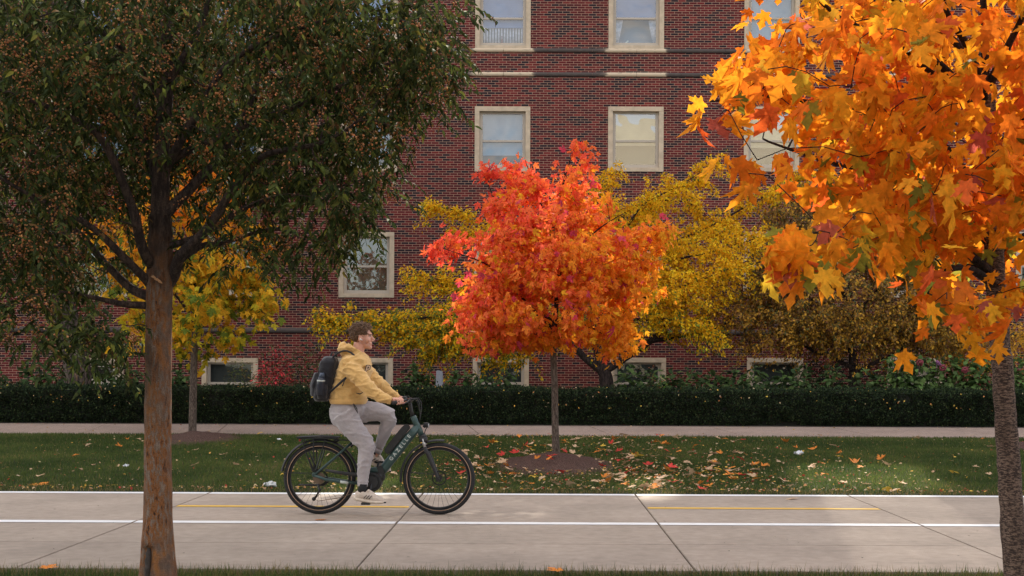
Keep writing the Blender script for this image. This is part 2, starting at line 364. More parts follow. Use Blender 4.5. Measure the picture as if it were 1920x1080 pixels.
# ------------------------------------------------------------------ lawn blades
def blades(name, n, x0, x1, y0, y1, zf, h, wd, seed, dead_edge=None):
    r = np.random.default_rng(seed)
    y = y0 + (y1 - y0) * r.random(n); lim = 1.0
    x = x0 + (x1 - x0) * r.random(n); z = np.array([zf(v) for v in y])
    az = r.random(n) * 2 * PI; ln = r.uniform(.15, .9, n); hh = h * r.uniform(.5, 1.25, n)
    ca, sa = np.cos(az), np.sin(az); ww = wd * r.uniform(.7, 1.3, n) / 2
    B1 = np.stack([x - sa * ww, y + ca * ww, z], 1); B2 = np.stack([x + sa * ww, y - ca * ww, z], 1)
    Tp = np.stack([x + ca * hh * ln, y + sa * hh * ln, z + hh * np.sqrt(1 - np.minimum(ln, .95) ** 2 * .6)], 1)
    V = np.stack([B1, B2, Tp], 1).reshape(-1, 3); Fc = np.arange(3 * n).reshape(n, 3)
    pat = np.array([noise.noise(Vector((a * .7, b_ * .7, 0))) + .6 * noise.noise(Vector((a * 3, b_ * 3, 4))) for a, b_ in zip(x, y)])
    g1, g2, dry = np.array((.045, .080, .022)), np.array((.11, .15, .038)), np.array((.24, .19, .08))
    t = np.clip(.5 + pat * .7 + r.normal(0, .2, n), 0, 1)[:, None]; c = g1 * (1 - t) + g2 * t
    pd = np.full(n, .05) + np.clip(pat - .35, 0, 1) * .5
    if dead_edge:
        for e in dead_edge: pd += .6 * np.exp(-np.abs(y - e) / .22)
    dm = r.random(n) < pd; c[dm] = dry * r.uniform(.6, 1.3, (dm.sum(), 1))
    o = link(name, np_mesh(name, V, Fc, 3, np.repeat(c, 3, 0)), M_grass, smooth=False); tag(o, kind='stuff')
    return o
blades('lawn_grass', 330000, -10.5, 11, 14.99, 23.62, gz, .050, .010, 1, (15.0,))
blades('verge_grass', 42000, -5.5, 6, 8.2, 9.30, lambda y: -.03, .075, .006, 2, (9.3,))
blades('verge_grass', 1500, -5.5, 6, 9.1, 9.33, lambda y: -.03, .105, .006, 5, (9.3,))
blades('verge_grass', 9000, -8, 9, 5.2, 8.2, lambda y: -.03, .05, .012, 3)

# ------------------------------------------------------------------ brick building
D_W = 36.4; SC = F / D_W
bld = thing('brick_building', 'long dark red brick building with limestone framed sash windows behind the hedge', 'building', (0, D_W, .42))
def WX(px, py=400): return P(px, py, D_W).x
def WZ(px, py): return P(px, py, D_W).z
wins = []                                          # (x0,x1,z0,z1,kind)
cols = [-115, 138, 389, 640, 889.5, 1139.5, 1394, 1650, 1905, 2160]
top_kind = {889.5: 'shelf', 1139.5: 'curtain'}
for c in cols:
    xc = WX(c + 52)
    for (yt, yb, row) in ((-32, 93, 0), (200, 322, 1), (435, 558, 2)):
        z1 = WZ(c + 52, yt); z0 = WZ(c + 52, yb); xc = WX(c + 52 - (4.5 if (row == 2 and c == 640) else 0))
        wins.append((xc - .79, xc + .79, z0, z1, row, c))
for c in (-127, 127, 379, 632, 887, 1144, 1401, 1664, 1925, 2185):
    xc = WX(c + 52, 700); z1 = WZ(c + 52, 671); wins.append((xc - .80, xc + .80, z1 - 1.02, z1, 3, c))
X0, X1, ZT = -26.0, 28.0, 12.45
xs = sorted({X0, X1, *[w_[0] for w_ in wins], *[w_[1] for w_ in wins]}); zs = sorted({.42 - .6, ZT, *[w_[2] for w_ in wins], *[w_[3] for w_ in wins]})
wm = MB()
for i in range(len(xs) - 1):
    for j in range(len(zs) - 1):
        mxx, mz = (xs[i] + xs[i + 1]) / 2, (zs[j] + zs[j + 1]) / 2
        if any(a < mxx < b_ and c < mz < d_ for a, b_, c, d_, *_ in wins): continue
        wm.quad((xs[i], D_W, zs[j]), (xs[i + 1], D_W, zs[j]), (xs[i + 1], D_W, zs[j + 1]), (xs[i], D_W, zs[j + 1]))
wm.quad((X0, D_W, -.2), (X0, D_W + 14, -.2), (X0, D_W + 14, ZT), (X0, D_W, ZT)); wm.quad((X1, D_W, -.2), (X1, D_W + 14, -.2), (X1, D_W + 14, ZT), (X1, D_W, ZT))
wm.quad((X0, D_W + 14, -.2), (X1, D_W + 14, -.2), (X1, D_W + 14, ZT), (X0, D_W + 14, ZT))
wm.build('wall', M_brick, bld)
rf = MB(); rf.box((X0 - .2, D_W - .2, ZT), (X1 + .2, D_W + 14.2, ZT + .25)); rf.build('roof', M_stone, bld)
up = MB()                                          # blocks added above the view, slit to shape the shade and sun streaks
for a, b_ in ((X0, 1.0), (5.1, 6.6), (8.5, 9.0), (9.9, X1)): up.box((a, D_W + .35, ZT + .25), (b_, D_W + .9, 21.2))
for a, b_, z0, z1 in ((1.0, 5.1, ZT + .25, 14.5), (1.0, 2.4, 16.3, 21.2), (3.9, 5.1, 16.3, 21.2), (2.4, 3.9, 17.4, 21.2), (6.6, 8.5, ZT + .25, 12.72),
                      (6.6, 7.0, 15.6, 21.2), (7.15, 7.46, 15.6, 21.2), (7.6, 7.91, 15.6, 21.2), (8.05, 8.5, 15.6, 21.2), (9.0, 9.9, ZT + .25, 16.9), (9.15, 9.3, 16.9, 21.2), (9.45, 9.78, 16.9, 21.2)):
    up.box((a, D_W + .36, z0), (b_, D_W + .89, z1))
up.build('added_sun_mask', M_brick, bld)
bk = MB(); bk.box((X0 + .2, D_W + .9, -.1), (X1 - .2, D_W + 1.0, ZT - .1)); bk.build('inner_wall', M_dark, bld)
# string courses, each a run of half-round stones
def band(px_y, x_ref, r, stained=True):
    zc = WZ(x_ref, px_y); V = []; Fc = []; Cc = []; K = 9
    x = X0
    off = WX(1026)
    k0 = math.floor((X0 - off) / 1.262)
    for s in range(k0, k0 + 44):
        a, b_ = off + s * 1.262 + .005, off + (s + 1) * 1.262 - .005
        for xi in np.linspace(a, b_, 9):
            dist = min(abs(xi - WX(c + 52)) for c in cols)
            light = 1.0 if (dist < .84 and stained) else (0.0 if stained else .05)
            if stained and .84 <= dist < .95: light = .4
            for q_ in range(K):
                an = -PI / 2 + PI * q_ / (K - 1)
                V.append((xi, D_W - .002 - r * .9 * math.cos(an), zc + r * math.sin(an))); Cc.append((light * .62,) * 3)
        b0 = len(V) - 9 * K
        for i in range(8):
            for q_ in range(K - 1): v0 = b0 + i * K + q_; Fc.append((v0, v0 + K, v0 + K + 1, v0 + 1))
    return link('string_course', np_mesh('string_course', np.array(V), np.array(Fc), 4, np.array(Cc)), M_band, bld)
band(94.5, 1003, .062); band(139.5, 1003, .064); band(622, 1003, .075, False)
M_curtain = plain('curtain_cloth', (.36, .42, .55), .8, var=.3, scale=12)
M_item = plain('sill_item', (.12, .05, .06), .5); M_litem = plain('pale_sill_item', (.6, .7, .7), .5)  # plain dark and pale colours for things on the sill
def window(x0, x1, z0, z1, row, c):
    st = MB(); t = .135; y0, y1 = D_W - .025, D_W + .16      # stone surround
    st.box((x0, y0, z0), (x0 + t, y1, z1 - t)); st.box((x1 - t, y0, z0), (x1, y1, z1 - t)); st.box((x0, y0 - .003, z1 - t), (x1, y1, z1))
    if row != 3: st.box((x0 + t, y0 - .004, z0), (x1 - t, y1, z0 + .115))
    wf = st.build('window', M_stone, bld, bevel=.006)
    a, b_, lo, hi = x0 + t, x1 - t, z0 + (.115 if row != 3 else 0), z1 - t
    f = MB(); yf = D_W + .09; fw = .085
    f.box((a, yf, lo), (a + fw, yf + .07, hi - .05)); f.box((b_ - fw, yf, lo), (b_, yf + .07, hi - .05)); f.box((a, yf - .005, hi - .05), (b_, yf + .07, hi)); 
    if row != 3:
        mid = lo + (hi - lo) * .48
        f.box((a + fw, yf, lo), (b_ - fw, yf + .07, lo + .10)); f.box((a + fw, yf + .01, mid - .025), (b_ - fw, yf + .07, mid + .035))
    else:
        f.box((a + fw, yf, lo + .26), (b_ - fw, yf + .07, lo + .33)); f.box((a + fw, yf, lo), (b_ - fw, yf + .07, lo + .06))
    if c == 127 and row == 3:
        f.box((a + fw, yf, lo + .33), (b_ - fw, yf + .07, lo + .42))
    f.build('frame', M_frame, wf, bevel=.004)
    p = MB(); p.quad((a + fw, yf + .04, lo + .05), (b_ - fw, yf + .04, lo + .05), (b_ - fw, yf + .04, hi - .05), (a + fw, yf + .04, hi - .05)); p.build('pane', M_glass2 if row == 3 else (M_glass3 if (row == 1 and c > 1100) else M_glass), wf)
    mats = {0: 'blind_blue', 1: 'blind_grey', 2: 'blind_green', 3: 'screen_dark'}
    mt = mats[row]
    if row == 1 and c > 1100: mt = 'blind_cream'
    if row == 0 and c > 1380: mt = 'blind_grey'
    blo = lo + .05
    if row < 2: blo = lo + {889.5: (.55, .38), 1139.5: (.80, .66), 1394: (.1, .6)}.get(c, (.3, .3))[row] * (1 if row == 1 else 1)
    bl = MB(); bl.box((a + .02, yf + .12, blo), (b_ - .02, yf + .13, hi - .02)); bl.build('blind', M_blind[mt], wf)
    if row < 2:
        back = MB(); back.box((a - .3, yf + .5, lo - .2), (b_ + .3, yf + .52, hi + .2)); back.build('room_wall', M_blind['blind_grey' if row == 0 else 'blind_green'], wf)
    if row == 0 and c == 1139.5:
        for s in (0, 1):
            cu = MB()
            for k in range(6):
                xa = (a + fw + .02 + k * .035) if s == 0 else (b_ - fw - .02 - k * .035)
                bot = (a + fw + k * .012) if s == 0 else (b_ - fw - k * .012)
                cu.tube([(xa, yf + .17, blo + .02), ((xa + bot) / 2, yf + .165, (lo + blo) / 2 + .05), (bot, yf + .17, lo + .12)], [.02, .022, .014], 6)
            cu.build('curtain', M_curtain, wf, smooth=True)
        it = MB(); it.tube([(a + .35, yf + .19, lo + .12), (a + .45, yf + .19, lo + .2)], .02, 6); it.build('sill_paper', M_litem, wf)
    if row == 0 and c == 889.5:
        cu = MB()
        for k in range(14):
            xa = a + fw + .03 + k * (b_ - a - 2 * fw - .06) / 13
            cu.tube([(xa, yf + .17, blo + .01), (xa, yf + .165, lo + .1)], .028, 6)
        cu.build('curtain', M_curtain, wf, smooth=True)
        it = MB(); it.tube([(a + .62, yf + .13, lo + .1), (a + .62, yf + .13, lo + .22), (a + .62, yf + .13, lo + .25), (a + .62, yf + .13, lo + .33)], [.03, .03, .012, .012], 8); it.build('bottle', M_item, wf)
    if c == 127 and row == 3:
        lv = MB()
        for k in range(6): lv.box((a + fw, yf + .0, lo + .44 + k * .07), (b_ - fw - .12, yf + .02, lo + .48 + k * .07))
        lv.build('louvre', M_barkD, wf)
        fp = MB(); fp.box((b_ - fw - .12, yf + .005, lo + .42), (b_ - fw, yf + .06, hi - .05)); fp.box((a + fw, yf + .005, hi - .12), (b_ - fw - .12, yf + .06, hi - .05)); fp.build('louvre_frame', M_frame, wf)
for w_ in wins: window(*w_)

cbl = thing('hall_building', 'cream stone hall across the street, seen only as a reflection in the windows', 'building', (22, -34, -.1))
q = MB()
for (za, zb) in ((-.1, 1), (3.4, 4.6), (7.2, 8.4), (11, 12.4), (15, 22)): q.box((5.2, -46, za), (44, -34, zb))
for k in range(14): q.box((5.2 + k * 2.98, -34.4, -.1), (5.9 + k * 2.98, -34.01, 15)) 
q.build('wall', plain('cream_stone', (.62, .55, .42), .8), cbl)
q = MB(); q.box((5.4, -45.8, -.05), (43.8, -34.6, 14.9)); q.build('window_band', plain('tinted_glass', (.05, .07, .075), .2), cbl)
# ------------------------------------------------------------------ trees
class Tree:
    """main limbs given as polylines; smaller branches reach out from the nearest wood to each target"""
    def __init__(s): s.nodes = []; s.mb = MB(); s.trunk = MB()
    def limb(s, pts, rad, n=10, seg=6, wob=.012, trunk=False, fn=None):
        pts = [Vector(p) for p in pts]; P2 = []; R2 = []
        for i in range(len(pts) - 1):
            p0 = pts[max(i - 1, 0)]; p1 = pts[i]; p2 = pts[i + 1]; p3 = pts[min(i + 2, len(pts) - 1)]
            for k in range(seg):
                t = k / seg
                q = .5 * ((2 * p1) + (-p0 + p2) * t + (2 * p0 - 5 * p1 + 4 * p2 - p3) * t * t + (-p0 + 3 * p1 - 3 * p2 + p3) * t ** 3)
                if wob and not trunk: q = q + Vector(noise.noise_vector(q * 3.1)) * wob
                P2.append(q); R2.append(rad[i] * (1 - t) + rad[i + 1] * t)
        P2.append(pts[-1]); R2.append(rad[-1])
        (s.trunk if trunk else s.mb).tube(P2, R2, n, fn=fn)
        s.nodes += [(p.x, p.y, p.z, r) for p, r in zip(P2, R2)]
    def grow(s, targets, r_tip=.004, r_max=.02, up=.15, minz=None):
        T = [Vector(t) for t in targets]; N = np.array(s.nodes)
        ordr = sorted(range(len(T)), key=lambda i: np.min(np.sum((N[:, :3] - np.array(T[i])) ** 2, 1)))
        buf = np.zeros((len(N) + len(T) * 5, 4)); buf[:len(N)] = N; cnt = len(N)
        for i in ordr:
            t = T[i]; d = buf[:cnt, :3] - np.array(t); dd = np.sqrt((d ** 2).sum(1)) + np.maximum(d[:, 2], 0) * 1.2
            j = int(np.argmin(dd)); a = Vector(buf[j, :3]); ra = min(buf[j, 3] * .7, r_max, r_tip + .006 * (t - a).length * 3)
            ra = max(ra, r_tip); L_ = (t - a).length
            if L_ < .02: continue
            m1 = a.lerp(t, .35) + Vector(noise.noise_vector(t * 2.3)) * L_ * .14 + Vector((0, 0, up * L_ * .5)); m2 = a.lerp(t, .7) + Vector(noise.noise_vector(t * 3.7)) * L_ * .12 + Vector((0, 0, up * L_ * .6))
            rr = [ra, ra * .75 + r_tip * .25, ra * .4 + r_tip * .6, r_tip]
            s.mb.tube([a, m1, m2, t], rr, 5 if ra > .006 else 4)
            for q, r in ((m1, rr[1]), (m2, rr[2]), (t, rr[3])): buf[cnt] = (q.x, q.y, q.z, r); cnt += 1
def blob_pts(blobs, n, shell=.55):
    """random points in ellipsoids (cx,cy,cz,rx,ry,rz,weight), biased outward"""
    vol = np.array([b_[3] * b_[4] * b_[5] * b_[6] for b_ in blobs]); idx = rng.choice(len(blobs), n, p=vol / vol.sum())
    B = np.array(blobs)[idx]; d = unit(rng.normal(size=(n, 3))); r = rng.random((n, 1)) ** (1 / 3 * shell)
    return B[:, :3] + d * r * B[:, 3:6]
def bl(px, py, D, rx, ry, rd, wt=1):
    c = P(px, py, D); s = D / F; return (c.x, c.y, c.z, rx * s, rd, ry * s, wt)
def put_crown(name, V, Fc, Cc, m, parent, smooth=False): return link(name, np_mesh(name, V, Fc, Fc.shape[1], Cc), m, parent, smooth)

def maple_crown(targets, per, spread, size, colfn, droop=.8, keep=None):
    n = len(targets) * per; T = np.repeat(np.asarray(targets), per, 0)
    pos = T + rng.normal(0, spread, (n, 3)) * np.array([1, 1, .8]); cen = np.asarray(targets).mean(0)
    if keep: pos = pos[keep(pos)]; n = len(pos)
    outd = unit(pos - cen); tip = outd * .45 + rng.normal(0, .5, (n, 3)); tip[:, 2] -= droop
    nrm = outd * .4 + rng.normal(0, .65, (n, 3)) + np.array([0, -.3, .65])
    sz = rng.uniform(size * .55, size * 1.15, n)
    V, Fc, Cc = leaves(*MAPLE, pos, tip, nrm, sz, colfn(pos), bend=rng.normal(-.18, .42, n))
    return V, Fc, Cc, pos, tip

# ---- centre maple
D0 = 19.0; base = P(1043, 864, D0)
t = thing('maple_tree', 'small round maple with bright red and orange leaves in a mulch ring behind the cyclist', 'tree', (base.x, base.y, gz(D0)))
T = Tree(); T.limb([base + Vector((0, 0, -.15)), base + Vector((0, 0, .05)), P(1041, 800, D0), P(1040, 720, D0), P(1036, 640, D0)], [.085, .062, .052, .048, .045], 14, trunk=True)
T.limb([P(1036, 640, D0), P(1045, 540, D0), P(1035, 430, D0 + .1), P(1060, 330, D0), P(1078, 275, D0)], [.045, .034, .026, .016, .005], 8)
for tg in ([(1040, 610), (1090, 560), (1150, 500), (1230, 440)], [(1040, 620), (980, 560), (920, 500), (830, 465)], [(1036, 560), (990, 470), (930, 380), (903, 315)], [(1045, 520), (1110, 440), (1170, 400)], [(1038, 600), (1000, 590), (930, 610), (890, 640)], [(1040, 600), (1100, 610), (1150, 640)], [(1036, 450), (1010, 370), (985, 300)]):
    o_ = random.uniform(-.6, .6); T.limb([P(x, y, D0 + o_ * i / 3) for i, (x, y) in enumerate(tg)], [.024, .016, .010, .004][:len(tg)] if len(tg) == 4 else [.022, .012, .004], 6)
BL = [bl(1035, 560, D0, 165, 85, 1.35, 1), bl(1050, 480, D0, 165, 80, 1.3, 1), bl(1030, 400, D0, 115, 70, .95, 1), bl(1035, 335, D0, 85, 45, .6, 1.2), bl(1075, 292, D0, 28, 26, .25, 2),
      bl(1218, 448, D0, 45, 26, .4, 2.6), bl(850, 462, D0, 38, 18, .3, 2.6), bl(905, 605, D0, 52, 50, .7, 1.1), bl(1140, 630, D0, 46, 42, .6, 1.2), bl(930, 330, D0, 30, 16, .3, 1.6), bl(1000, 620, D0, 80, 26, .7, 1), bl(1185, 540, D0, 50, 40, .7, 1)]
tg = blob_pts(BL, 820, .5); tg = np.array([p for p in tg if noise.noise(Vector(p) * 1.9 + Vector((3, 0, 1))) > -.24 or p[0] > 1.45 or p[0] < -1.05])
T.grow(tg, .003, .014)
def col_c(pos):
    n = len(pos); X = pos[:, 0]; Z = pos[:, 2]
    red = np.clip(.42 - (X - base.x) * .28 + (Z - 3.0) * .16 + rng.normal(0, .24, n) + .35 * np.array([noise.noise(Vector(p) * 1.7) for p in pos]), 0, 1)[:, None]
    a = np.array((.95, .34, .025)); b_ = np.array((.95, .13, .075)); y = np.array((.92, .46, .03))
    c = a * (1 - red) + b_ * red; my = rng.random(n) < .10 * (1 - red[:, 0]) * 2; c[my] = y
    mm = rng.random(n) < .04; c[mm] = (.60, .07, .12)
    return np.clip(c * (1 + rng.normal(0, .12, (n, 1))), .01, .95)
V, Fc, Cc, pos, tip = maple_crown(tg, 15, .095, .105, col_c)
T.trunk.build('trunk', M_barkM, t, smooth=True); T.mb.build('branches', M_barkD, t, smooth=True)
put_crown('crown', V, Fc, Cc, M_leaf, t)

# ---- right maple (close to the camera)
D1 = 6.5; b1 = P(1912, 1233, D1)
t = thing('maple_tree', 'nearby maple with large orange leaves hanging over the right edge of the picture', 'tree', (b1.x, b1.y, -.03))
T = Tree()
def rough_trunk(amp, fr, zs=.35):
    def fn(p, i, k, c):
        q = Vector((p.x * fr, p.y * fr, p.z * fr * zs)); d = (p - c); return c + d * (1 + amp * noise.noise(q) + amp * .5 * noise.noise(q * 2.7))
    return fn
T.limb([b1 + Vector((0, 0, -.1)), P(1905, 1080, D1), P(1892, 880, D1), P(1880, 700, D1), P(1868, 560, D1), P(1858, 350, D1), P(1850, 180, D1)], [.085, .062, .056, .052, .050, .045, .040], 20, seg=14, trunk=True, fn=rough_trunk(.10, 14, 1))
for tg in ([(1850, 180), (1845, 60), (1838, -150), (1830, -420)], [(1850, 190), (1815, 90), (1770, 0), (1700, -200)], [(1852, 170), (1890, 90), (1925, 0), (1960, -180)], [(1858, 240), (1770, 130), (1680, 80), (1560, 20), (1480, -60)],
           [(1862, 330), (1800, 180), (1740, 130), (1640, 40)], [(1866, 430), (1790, 300), (1690, 220), (1560, 200), (1430, 180), (1330, 190)], [(1866, 470), (1780, 380), (1660, 330), (1540, 300), (1430, 260)],
           [(1868, 520), (1790, 460), (1690, 420), (1600, 420), (1520, 440)], [(1870, 540), (1810, 500), (1760, 520), (1740, 550)], [(1860, 300), (1940, 200), (2060, 120), (2200, 80)], [(1862, 480), (1950, 430), (2080, 400)], [(1850, 200), (1790, 80), (1650, -20), (1500, -160)]):
    o_ = random.uniform(-1.1, .5); k = len(tg); T.limb([P(x, y, D1 + o_ * i / k) for i, (x, y) in enumerate(tg)], list(np.linspace(.026, .005, k)), 7)
BR = [bl(1620, 130, 5.9, 210, 130, .9, 1), bl(1730, 330, 5.9, 160, 120, .9, 1), bl(1500, 170, 5.8, 110, 90, .6, 1), bl(1395, 190, 5.7, 75, 55, .35, 1.0), bl(1850, 200, 6.2, 180, 260, 1.1, .9), bl(1830, 480, 5.9, 120, 90, .7, 1),
      bl(1610, 440, 5.6, 85, 42, .35, 2.2), bl(1500, 470, 5.0, 34, 34, .12, 14), bl(1490, 60, 5.9, 90, 75, .6, 1), bl(1800, 580, 5.7, 75, 30, .35, 1.1), bl(1980, 400, 6.3, 150, 190, 1.0, .6), bl(1760, -220, 6.4, 420, 260, 1.6, .45), bl(2150, 0, 6.5, 250, 330, 1.5, .35), bl(1560, 290, 5.8, 90, 60, .4, .9)]
tg = blob_pts(BR, 760, .6)
extra = [P(1515, 470, 4.9), P(1515, 490, 4.9), P(1500, 480, 5.0), P(1480, 445, 5.0), P(1475, 470, 5.0), P(1530, 450, 5.0), P(1560, 445, 5.2), P(1590, 450, 5.2), P(1332, 196, 5.6), P(1350, 215, 5.6), P(1420, 300, 5.5), P(1404, 325, 5.2), P(1775, 560, 4.9), P(1700, 60, 4.9), P(1440, 130, 5.2), P(1740, 590, 5.3), P(1385, 120, 5.8), P(1350, 150, 5.8)]
def vis(p):                                        # keep the picture's clear gaps open
    s = F / p[1]; x = VX + p[0] * s; y = VY - (p[2] - CH) * s
    if x < 1322: return False
    if x < 1520 and y > 235 and not (x > 1450 and 425 < y < 505) and random.random() < .72: return False
    if x < 1600 and y > 345 and not (x > 1450 and 425 < y < 505): return False
    if noise.noise(Vector(p) * 2.1) < -.22: return False
    if 1800 < x < 1905 and -60 < y < 300 and p[1] < 6.6 and random.random() < .75: return False
    if 1290 < x < 1600 and y > 345 + (x - 1290) * .12: return (x > 1450 and 425 < y < 505)
    if x < 1370 and (y < 120 or y > 240): return False
    if x < 1445 and y < 90: return False
    if 1600 <= x < 1700 and y > 480: return False
    if 1700 <= x < 1850 and y > 610: return False
    if x >= 1850 and y > 640: return False
    return True
tg = np.array([p for p in tg if vis(p)] + [tuple(e) for e in extra]); T.grow(tg, .0022, .010)
def col_r(pos):
    n = len(pos); Z = pos[:, 2]
    c = pick([(.88, .31, .018), (.84, .21, .018), (.90, .40, .025), (.74, .14, .03), (.52, .13, .09), (.60, .36, .03)], [40, 24, 24, 5, 2, 5], n, .10)
    g = rng.random(n) < np.clip(.30 - (Z - 1.6) * .24, .0, .3) * .6; c[g] = np.array((.24, .24, .035)) * rng.uniform(.6, 1.4, (g.sum(), 1)); return c
def keep(pos):
    s = F / pos[:, 1]; x = VX + pos[:, 0] * s; y = VY - (pos[:, 2] - CH) * s
    return ~(((x < 1440) & (y > 365)) | (x < 1300) | ((x < 1395) & (y < 60)))
V, Fc, Cc, pos, tip = maple_crown(tg, 6, .09, .108, col_r, 1.2, keep=keep)
T.trunk.build('trunk', M_barkR, t, smooth=True); T.mb.build('branches', M_barkD, t, smooth=True)
put_crown('crown', V, Fc, Cc, M_leaf, t)

# ---- left maple behind the big trunk
D2 = 23.5; b2 = P(361, 818, D2)
t = thing('maple_tree', 'maple turning yellow and orange, half hidden behind the big brown trunk', 'tree', (b2.x, b2.y, gz(D2)))
T = Tree(); T.limb([b2 + Vector((0, 0, -.15)), P(361, 800, D2), P(363, 700, D2), P(366, 620, D2)], [.10, .072, .066, .060], 14, trunk=True)
T.limb([P(366, 620, D2), P(362, 480, D2), P(370, 330, D2), P(375, 220, D2)], [.06, .04, .024, .006], 8)
for tg in ([(365, 600), (430, 560), (500, 590)], [(365, 600), (300, 520), (220, 450)], [(363, 500), (430, 440), (500, 520)], [(363, 480), (310, 400), (270, 330)], [(366, 420), (410, 330), (420, 250)]):
    T.limb([P(x, y, D2 + random.uniform(-.5, .5)) for x, y in tg], [.028, .016, .005], 6)
tg = blob_pts([bl(360, 560, D2, 150, 95, 1.5), bl(350, 450, D2, 170, 90, 1.5), bl(360, 330, D2, 110, 90, 1.1), bl(450, 590, D2, 70, 50, .8, 1.3), bl(500, 540, D2, 40, 22, .5, 1.6), bl(320, 640, D2, 110, 35, .9, 1), bl(205, 440, D2, 40, 40, .6, 1.2), bl(385, 665, D2, 40, 30, .5, 1)], 560, .65)
tg = np.array([p for p in tg if noise.noise(Vector(p) * 1.6) > -.12])
T.grow(tg, .003, .015)
def col_l(pos):
    n = len(pos); Z = pos[:, 2]; a = np.clip((Z - 2.6) / 2.6 + rng.normal(0, .25, n), 0, 1)[:, None]
    c = np.array((.52, .44, .03)) * (1 - a) + np.array((.88, .24, .02)) * a
    m_ = (rng.random(n) < .45) & (a[:, 0] < .6); c[m_] = (.80, .45, .03); m_ = (rng.random(n) < .22) & (a[:, 0] < .4); c[m_] = (.16, .22, .03)
    return np.clip(c * (1 + rng.normal(0, .13, (n, 1))), .01, .95)
V, Fc, Cc, pos, tip = maple_crown(tg, 11, .12, .14, col_l)
T.trunk.build('trunk', M_barkM, t, smooth=True); T.mb.build('branches', M_barkD, t, smooth=True); put_crown('crown', V, Fc, Cc, M_leaf, t)

# ---- trees added behind the camera to shade the lower wall; panes reflect them
for k in range(7):
    x_ = -24 + k * 8 + random.uniform(-1, 1); t = thing('added_shade_tree', 'tree added out of view to shade the wall, dimly reflected in the window panes', 'tree', (x_, -10.5, -.16), 'added trees behind the viewer')
    T = Tree(); T.limb([(x_, -10.5, -.3), (x_ + .1, -10.4, 2), (x_, -10.5, 5), (x_ + .2, -10.6, 9)], [.25, .2, .15, .05], 10, trunk=True)
    tg = blob_pts([(x_, -10.5, 6.2, 3.6, 3.2, 3.3, 1), (x_ + 1, -10.5, 9.2, 2.6, 2.4, 2.2, 1)], 200, .6); T.grow(tg, .01, .05)
    n = len(tg) * 10; pos = np.repeat(tg, 10, 0) + rng.normal(0, .35, (n, 3))
    V, Fc, Cc = leaves(*OVATE, pos, rng.normal(0, 1, (n, 3)) - np.array([0, 0, .5]), rng.normal(0, .8, (n, 3)) + np.array([0, 0, .5]), rng.uniform(.25, .42, n), pick([(.10, .12, .04), (.30, .22, .05), (.40, .18, .04)], [4, 2, 1], n))
    T.trunk.build('trunk', M_barkO, t, smooth=True); T.mb.build('branches', M_barkD, t, smooth=True); put_crown('crown', V, Fc, Cc, M_dull, t)
# ---- big dark green tree on the left
D3 = 8.5; b3 = P(297, 1108, D3)
t = thing('shade_tree', 'large dark green tree with peeling orange brown trunk in front of the path', 'tree', (b3.x, b3.y, -.03))
T = Tree()
def fnL(p, i, k, c):
    d = p - c; q = Vector((p.x * 26, p.y * 26, p.z * 5)); ra = 1 + .055 * noise.noise(q) + .03 * noise.noise(q * 2.3 + Vector((3, 3, 3)))
    an = math.atan2(d.y, d.x); z = p.z
    if z < .42:                                     # old wound and buttress near the foot
        ra += .12 * (1 - max(z, 0) / .42) * (1 + .5 * math.cos(an * 3 + 1))
        w_ = math.exp(-((an + 2.0) / .33) ** 2); ra += w_ * (.22 * math.exp(-((z - .33) / .07) ** 2) - .30 * (1 if z < .28 else 0))
    return c + d * ra
T.limb([b3 + Vector((0, 0, -.12)), P(296, 1060, D3), P(296, 960, D3), P(296, 850, D3), P(297, 700, D3), P(298, 580, D3), P(300, 520, D3), P(301, 405, D3)], [.126, .108, .093, .088, .086, .084, .086, .070], 44, seg=22, trunk=True, fn=fnL)
T.limb([P(301, 450, D3), P(300, 360, D3), P(305, 250, D3), P(312, 160, D3), P(314, 60, D3), P(300, -120, D3), P(310, -420, D3)], [.062, .060, .052, .044, .036, .03, .01], 16)
LM = [([(290, 575), (230, 568), (170, 555), (110, 545)], .030, -.3), ([(285, 560), (245, 540), (205, 500), (150, 440), (60, 370), (-40, 310), (-160, 290)], .034, .3), ([(285, 540), (255, 505), (190, 440), (120, 395), (30, 350), (-60, 300)], .034, -.5),
      ([(290, 510), (270, 470), (245, 380), (190, 260), (110, 210), (0, 170), (-120, 150)], .040, -.7), ([(322, 520), (340, 480), (390, 430), (440, 350), (500, 290), (600, 270), (680, 220)], .042, -.5), ([(322, 500), (380, 460), (420, 455), (500, 430), (560, 440)], .026, .4),
      ([(312, 400), (370, 340), (430, 270), (470, 190), (500, 100), (540, -20)], .040, .6), ([(305, 330), (360, 230), (440, 110), (600, 40), (760, 40)], .034, -.4), ([(300, 350), (270, 250), (240, 130), (200, 40), (150, -90)], .034, .5),
      ([(312, 160), (370, 60), (420, -60), (520, -160)], .03, .3), ([(310, 200), (230, 90), (120, 20), (0, -60)], .028, -.4), ([(300, 420), (290, 340), (250, 260), (230, 180)], .03, .8), ([(310, 60), (300, -40), (220, -160)], .03, .1), ([(320, 300), (450, 240), (600, 180), (730, 120), (820, 90)], .03, .5), ([(380, 440), (480, 380), (600, 360), (700, 330)], .022, .9)]
for pts_, r_, dd in LM:
    pts_ = [(300, pts_[0][1] + 26)] + pts_; k = len(pts_); T.limb([P(x, y, D3 + dd * 1.5 * max(i - 1, 0) / k) for i, (x, y) in enumerate(pts_)], [r_ * 1.15] + [r_ * (1 - .82 * i / (k - 2)) for i in range(k - 1)], 10)
